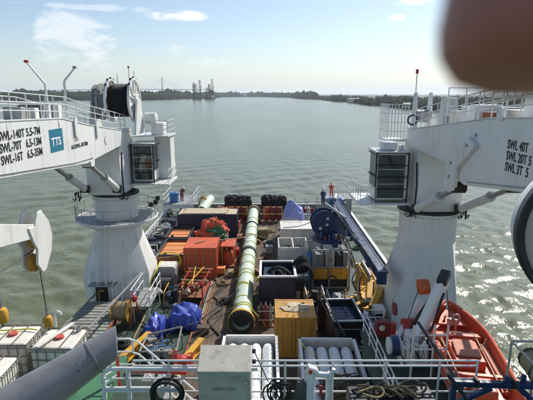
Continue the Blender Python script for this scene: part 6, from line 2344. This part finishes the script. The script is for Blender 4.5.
# navy tubular frame and canister at lower right
def navy_frame():
    t = thing('lifting_frame', 'navy blue tubular frame at the lower right corner', 'frame', (5.2, 8.95, ZU))
    B = lambda a, b, w=.13: MB().bar(a, b, w, w).build('beam', 'navy', t, bevel=.015)
    B((-1.15, 0, .78), (1.45, .0, .68))
    B((-1.1, 0, .72), (-1.1, 0, -.4))
    B((-.95, 0, .30), (-.25, 0, .66), .10)
    B((.35, 0, .66), (1.05, 0, .0), .12)
    B((1.45, .0, .62), (1.45, 0, -.3))
    B((.05, 0, .70), (.05, .0, .95), .09)
    B((.42, 0, .70), (.42, .0, .98), .09)
    MB().tube([(-1.25, .0, 1.0), (-1.05, -.05, .75), (-.75, -.1, .35)], .045, 8).build('stay', 'black', t)
    MB().tube([(.35, .1, .85), (1.1, -.05, .6), (1.6, -.2, .3)], .02, 6).build('stay', 'steel', t)
    for x in (-.6, .2, .7, 1.2):
        MB().box((x, 0, .78 - .038 * x), (.06, .18, .18)).build('clamp', 'black', t)
    c = thing('raft_canister', 'olive canister in a pale frame at the right edge of the picture', 'life raft', (6.15, 9.6, ZU))
    MB().lathe([(0, -.5), (.22, -.48), (.28, -.4), (.28, .4), (.22, .48), (0, .5)], (.15, 0, .75), (.15, 1, 0), 20).build('shell', 'olive', c)
    for y in (-.3, .3):
        MB().lathe([(.285, y - .02), (.295, y - .02), (.295, y + .02), (.285, y + .02)], (.15, 0, .75), (.15, 1, 0), 20, True).build('band', 'black', c)
    for x in (-.22, .5):
        for y in (-.5, .5):
            MB().cyl((x, y, 0), (x, y, 1.12), .03, n=6).build('post', 'greybox', c)
    for y in (-.5, .5):
        MB().cyl((-.22, y, 1.12), (.5, y, 1.12), .03, n=6).build('rail', 'greybox', c)
    for x in (-.22, .5):
        MB().cyl((x, -.5, 1.12), (x, .5, 1.12), .03, n=6).build('rail', 'greybox', c)


navy_frame()


# searchlight at the right edge
def searchlight():
    c = Vector((1.335, 1.72, 13.95))
    t = thing('searchlight', 'round grey searchlight with a black rim at the right edge', 'searchlight', c)
    d = Vector((-.35, -1, .10)).normalized()       # lens turned toward the bridge
    r = .325
    MB().lathe([(0, -.012), (r * .5, -.010), (r * .93, 0.0)], (0, 0, 0), -d, 48).build('lens', 'glassgrey', t)
    MB().lathe([(r * .90, -.02), (r * .97, -.03), (r, -.02), (r, .05), (r * .94, .06), (r * .90, .0)], (0, 0, 0), -d, 48, True).build('rim', 'black', t)
    MB().lathe([(r * .97, .05), (r * .95, .22), (r * .7, .34), (r * .3, .38), (0, .385)], (0, 0, 0), -d, 40).build('housing', 'white2', t)
    for a in (3.36, 5.2, .9, 2.0):
        x, y = basis(d)
        p = (x * math.cos(a) + y * math.sin(a)) * (r + .008)
        MB().blob(p, (.018, .018, .018), 3, 12, 8, .05).build('clamp_knob', 'black', t)
    MB().bx(-.05, .17, .1, .2, -.44, -.2).build('mount', 'white2', t)
    MB().cyl((0, .15, -.44), (0, .15, 7.56 - c.z), .06, n=12).build('post', 'white2', t)


searchlight()


# ------------------------------------------------------------------ people
def skin_mesh(name, joints, edges, m, parent, sub=2, root=0, scale=1.0):
    me = bpy.data.meshes.new(name)
    me.from_pydata([j[0] for j in joints], edges, [])
    o = bpy.data.objects.new(name, me)
    COL.objects.link(o)
    o.parent = parent
    o.scale = (scale,) * 3
    sk = o.modifiers.new('skin', 'SKIN')
    sk.use_smooth_shade = True
    if not me.skin_vertices:
        b = bmesh.new()
        b.from_mesh(me)
        b.verts.layers.skin.verify()
        b.to_mesh(me)
        b.free()
    for i, j in enumerate(joints):
        r = j[1]
        me.skin_vertices[0].data[i].radius = r if isinstance(r, tuple) else (r, r)
        me.skin_vertices[0].data[i].use_root = (i == root)
    s = o.modifiers.new('sub', 'SUBSURF')
    s.levels = s.render_levels = sub
    me.materials.append(M[m])
    return o


def person(label, loc, rz, suit, helmet, lean=0.0, arms=0):
    t = thing('person', label, 'person', loc, rz)
    ls = math.sin(lean)
    lc = math.cos(lean)

    def up(x, y, z):   # bend the trunk forward (towards -Y) about the hips
        return (x, y - (z - .95) * ls, .95 + (z - .95) * lc) if z > .95 else (x, y, z)
    J = [((0, 0, .95), (.16, .12)), (up(0, 0, 1.2), (.17, .12)), (up(0, 0, 1.40), (.19, .11)), (up(0, 0, 1.52), (.055, .055)),
         (up(0, -.01, 1.60), (.085, .095)), (up(0, -.01, 1.72), (.075, .09)),
         (up(.19, 0, 1.42), .065), (up(.27, -.06, 1.15), .05), (up(.22, -.32, 1.0 + .25 * arms), .04), (up(.20, -.40, .98 + .3 * arms), .035),
         (up(-.19, 0, 1.42), .065), (up(-.27, -.06, 1.15), .05), (up(-.22, -.32, 1.0 + .25 * arms), .04), (up(-.20, -.40, .98 + .3 * arms), .035),
         ((.10, 0, .88), .095), ((.12, -.03, .50), .07), ((.13, .03, .10), .05), ((.13, -.10, .04), .045),
         ((-.10, 0, .88), .095), ((-.12, -.03, .50), .07), ((-.13, .05, .10), .05), ((-.13, -.08, .04), .045)]
    E = [(0, 1), (1, 2), (2, 3), (3, 4), (4, 5), (2, 6), (6, 7), (7, 8), (8, 9), (2, 10), (10, 11), (11, 12), (12, 13), (0, 14), (14, 15), (15, 16), (16, 17), (0, 18), (18, 19), (19, 20), (20, 21)]
    body = skin_mesh('body', J, E, 'skin', t)
    K = [(p, (r[0] + .018, r[1] + .018) if isinstance(r, tuple) else r + .018) for p, r in J]
    keep = [0, 1, 2, 6, 7, 8, 10, 11, 12, 14, 15, 16, 18, 19, 20]
    idx = {q: i for i, q in enumerate(keep)}
    skin_mesh('coverall', [K[q] for q in keep], [(idx[a], idx[b]) for a, b in E if a in idx and b in idx], suit, t)
    hp = up(0, -.01, 1.735)
    h = MB().lathe([(.155, -.02), (.125, -.01), (.122, .03), (.10, .085), (.055, .115), (0, .12)], hp, (0, -ls, lc), 18)
    h.build('helmet', helmet, t)
    for s in (-1, 1):
        MB().blob((s * .13, -.06, .05), (.06, .14, .05), 3, 12, 8, .02).build('boot', 'black', t)
    return t


person('person in a maroon coverall and white helmet bending over the blue drum', (-9.95, 52.9, 2.25), R(45), 'maroon', 'white2', .4, 0)
person('person in an orange coverall and yellow helmet on the stand behind the navy crane', (7.45, 51.7, 2.9), R(-20), 'net', 'yellow', .35, 1)
person('person in a navy coverall standing left of the navy crane head', (6.30, 50.2, 2.45), R(10), 'navy', 'cream', .1, 0)
tag(MB().bx(5.95, 6.65, 49.8, 50.6, .004, 2.45).build('step_box', 'grey', bevel=.03), 'tall grey step box under the person in the navy coverall', 'step')


# ------------------------------------------------------------------ photographer's hand: one fingertip strays into the top right corner
def hand():
    t = thing('photographer_hand', 'blurred dark fingertip close to the lens in the top right corner', 'hand', (0, 0, CAM_H))
    F = Vector((0, math.cos(PITCH), -math.sin(PITCH)))
    U = Vector((0, math.sin(PITCH), math.cos(PITCH)))
    X = Vector((1, 0, 0))
    k = 10.0     # modelled ten times larger, scaled down by the object

    def w(x, u, d):
        return (X * x + U * u + F * d) * k
    J, E = [], []

    def chain(pts, start):
        prev = start
        for (p, r) in pts:
            J.append((w(*p), r * k))
            if prev is not None:
                E.append((prev, len(J) - 1))
            prev = len(J) - 1
        return prev
    # palm behind and right of the lens
    chain([((.105, .030, -.045), .026)], None)                                      # 0 root: palm centre
    chain([((.100, .055, -.030), .020)], 0)                                          # 1 knuckle row
    chain([((.082, .078, -.012), .0105), ((.056, .066, .022), .0098), ((.036, .038, .041), .0128), ((.0295, .0168, .0455), .0142), ((.0298, .0102, .0455), .0136)], 1)   # index, tip by the lens
    chain([((.104, .092, -.016), .0105), ((.096, .104, .018), .0096), ((.086, .094, .034), .0088), ((.078, .080, .036), .0080)], 1)
    chain([((.122, .086, -.024), .0100), ((.120, .098, .006), .0092), ((.112, .090, .022), .0084), ((.104, .078, .026), .0076)], 1)
    chain([((.134, .070, -.034), .0090), ((.136, .082, -.010), .0080), ((.130, .078, .004), .0074), ((.122, .070, .010), .0066)], 1)
    chain([((.082, .012, -.050), .0130), ((.060, .006, -.060), .0115), ((.042, .012, -.064), .0100), ((.028, .018, -.062), .0085)], 0)   # thumb behind the phone
    chain([((.118, -.020, -.068), .024), ((.140, -.080, -.110), .027), ((.185, -.190, -.190), .036), ((.22, -.27, -.25), .038)], 0)                     # wrist and forearm
    o = skin_mesh('hand', J, E, 'skin', t, 2, 0, 1 / k)
    n0 = len(J)
    sl = [((w(.150, -.105, -.128)), .034 * k), ((w(.185, -.190, -.190)), .042 * k), ((w(.23, -.29, -.265)), .047 * k)]
    skin_mesh('sleeve', sl, [(0, 1), (1, 2)], 'navy', t, 2, 0, 1 / k)


hand()


# ------------------------------------------------------------------ river haze
hz = MB().bx(-9000, 9000, -3000, 19000, SEA - 3, 135)
m, n, l, p_ = new_mat('haze_air')
n.remove(p_)
pv = n.new('ShaderNodeVolumePrincipled')
pv.inputs['Color'].default_value = (0.86, 0.93, 1.0, 1)
pv.inputs['Density'].default_value = 0.00009
pv.inputs['Anisotropy'].default_value = 0.3
l.new(pv.outputs[0], n['Material Output'].inputs['Volume'])
o = hz.build('haze', m, smooth=0)
tag(o, 'thin bright river haze', None, None, 'stuff')
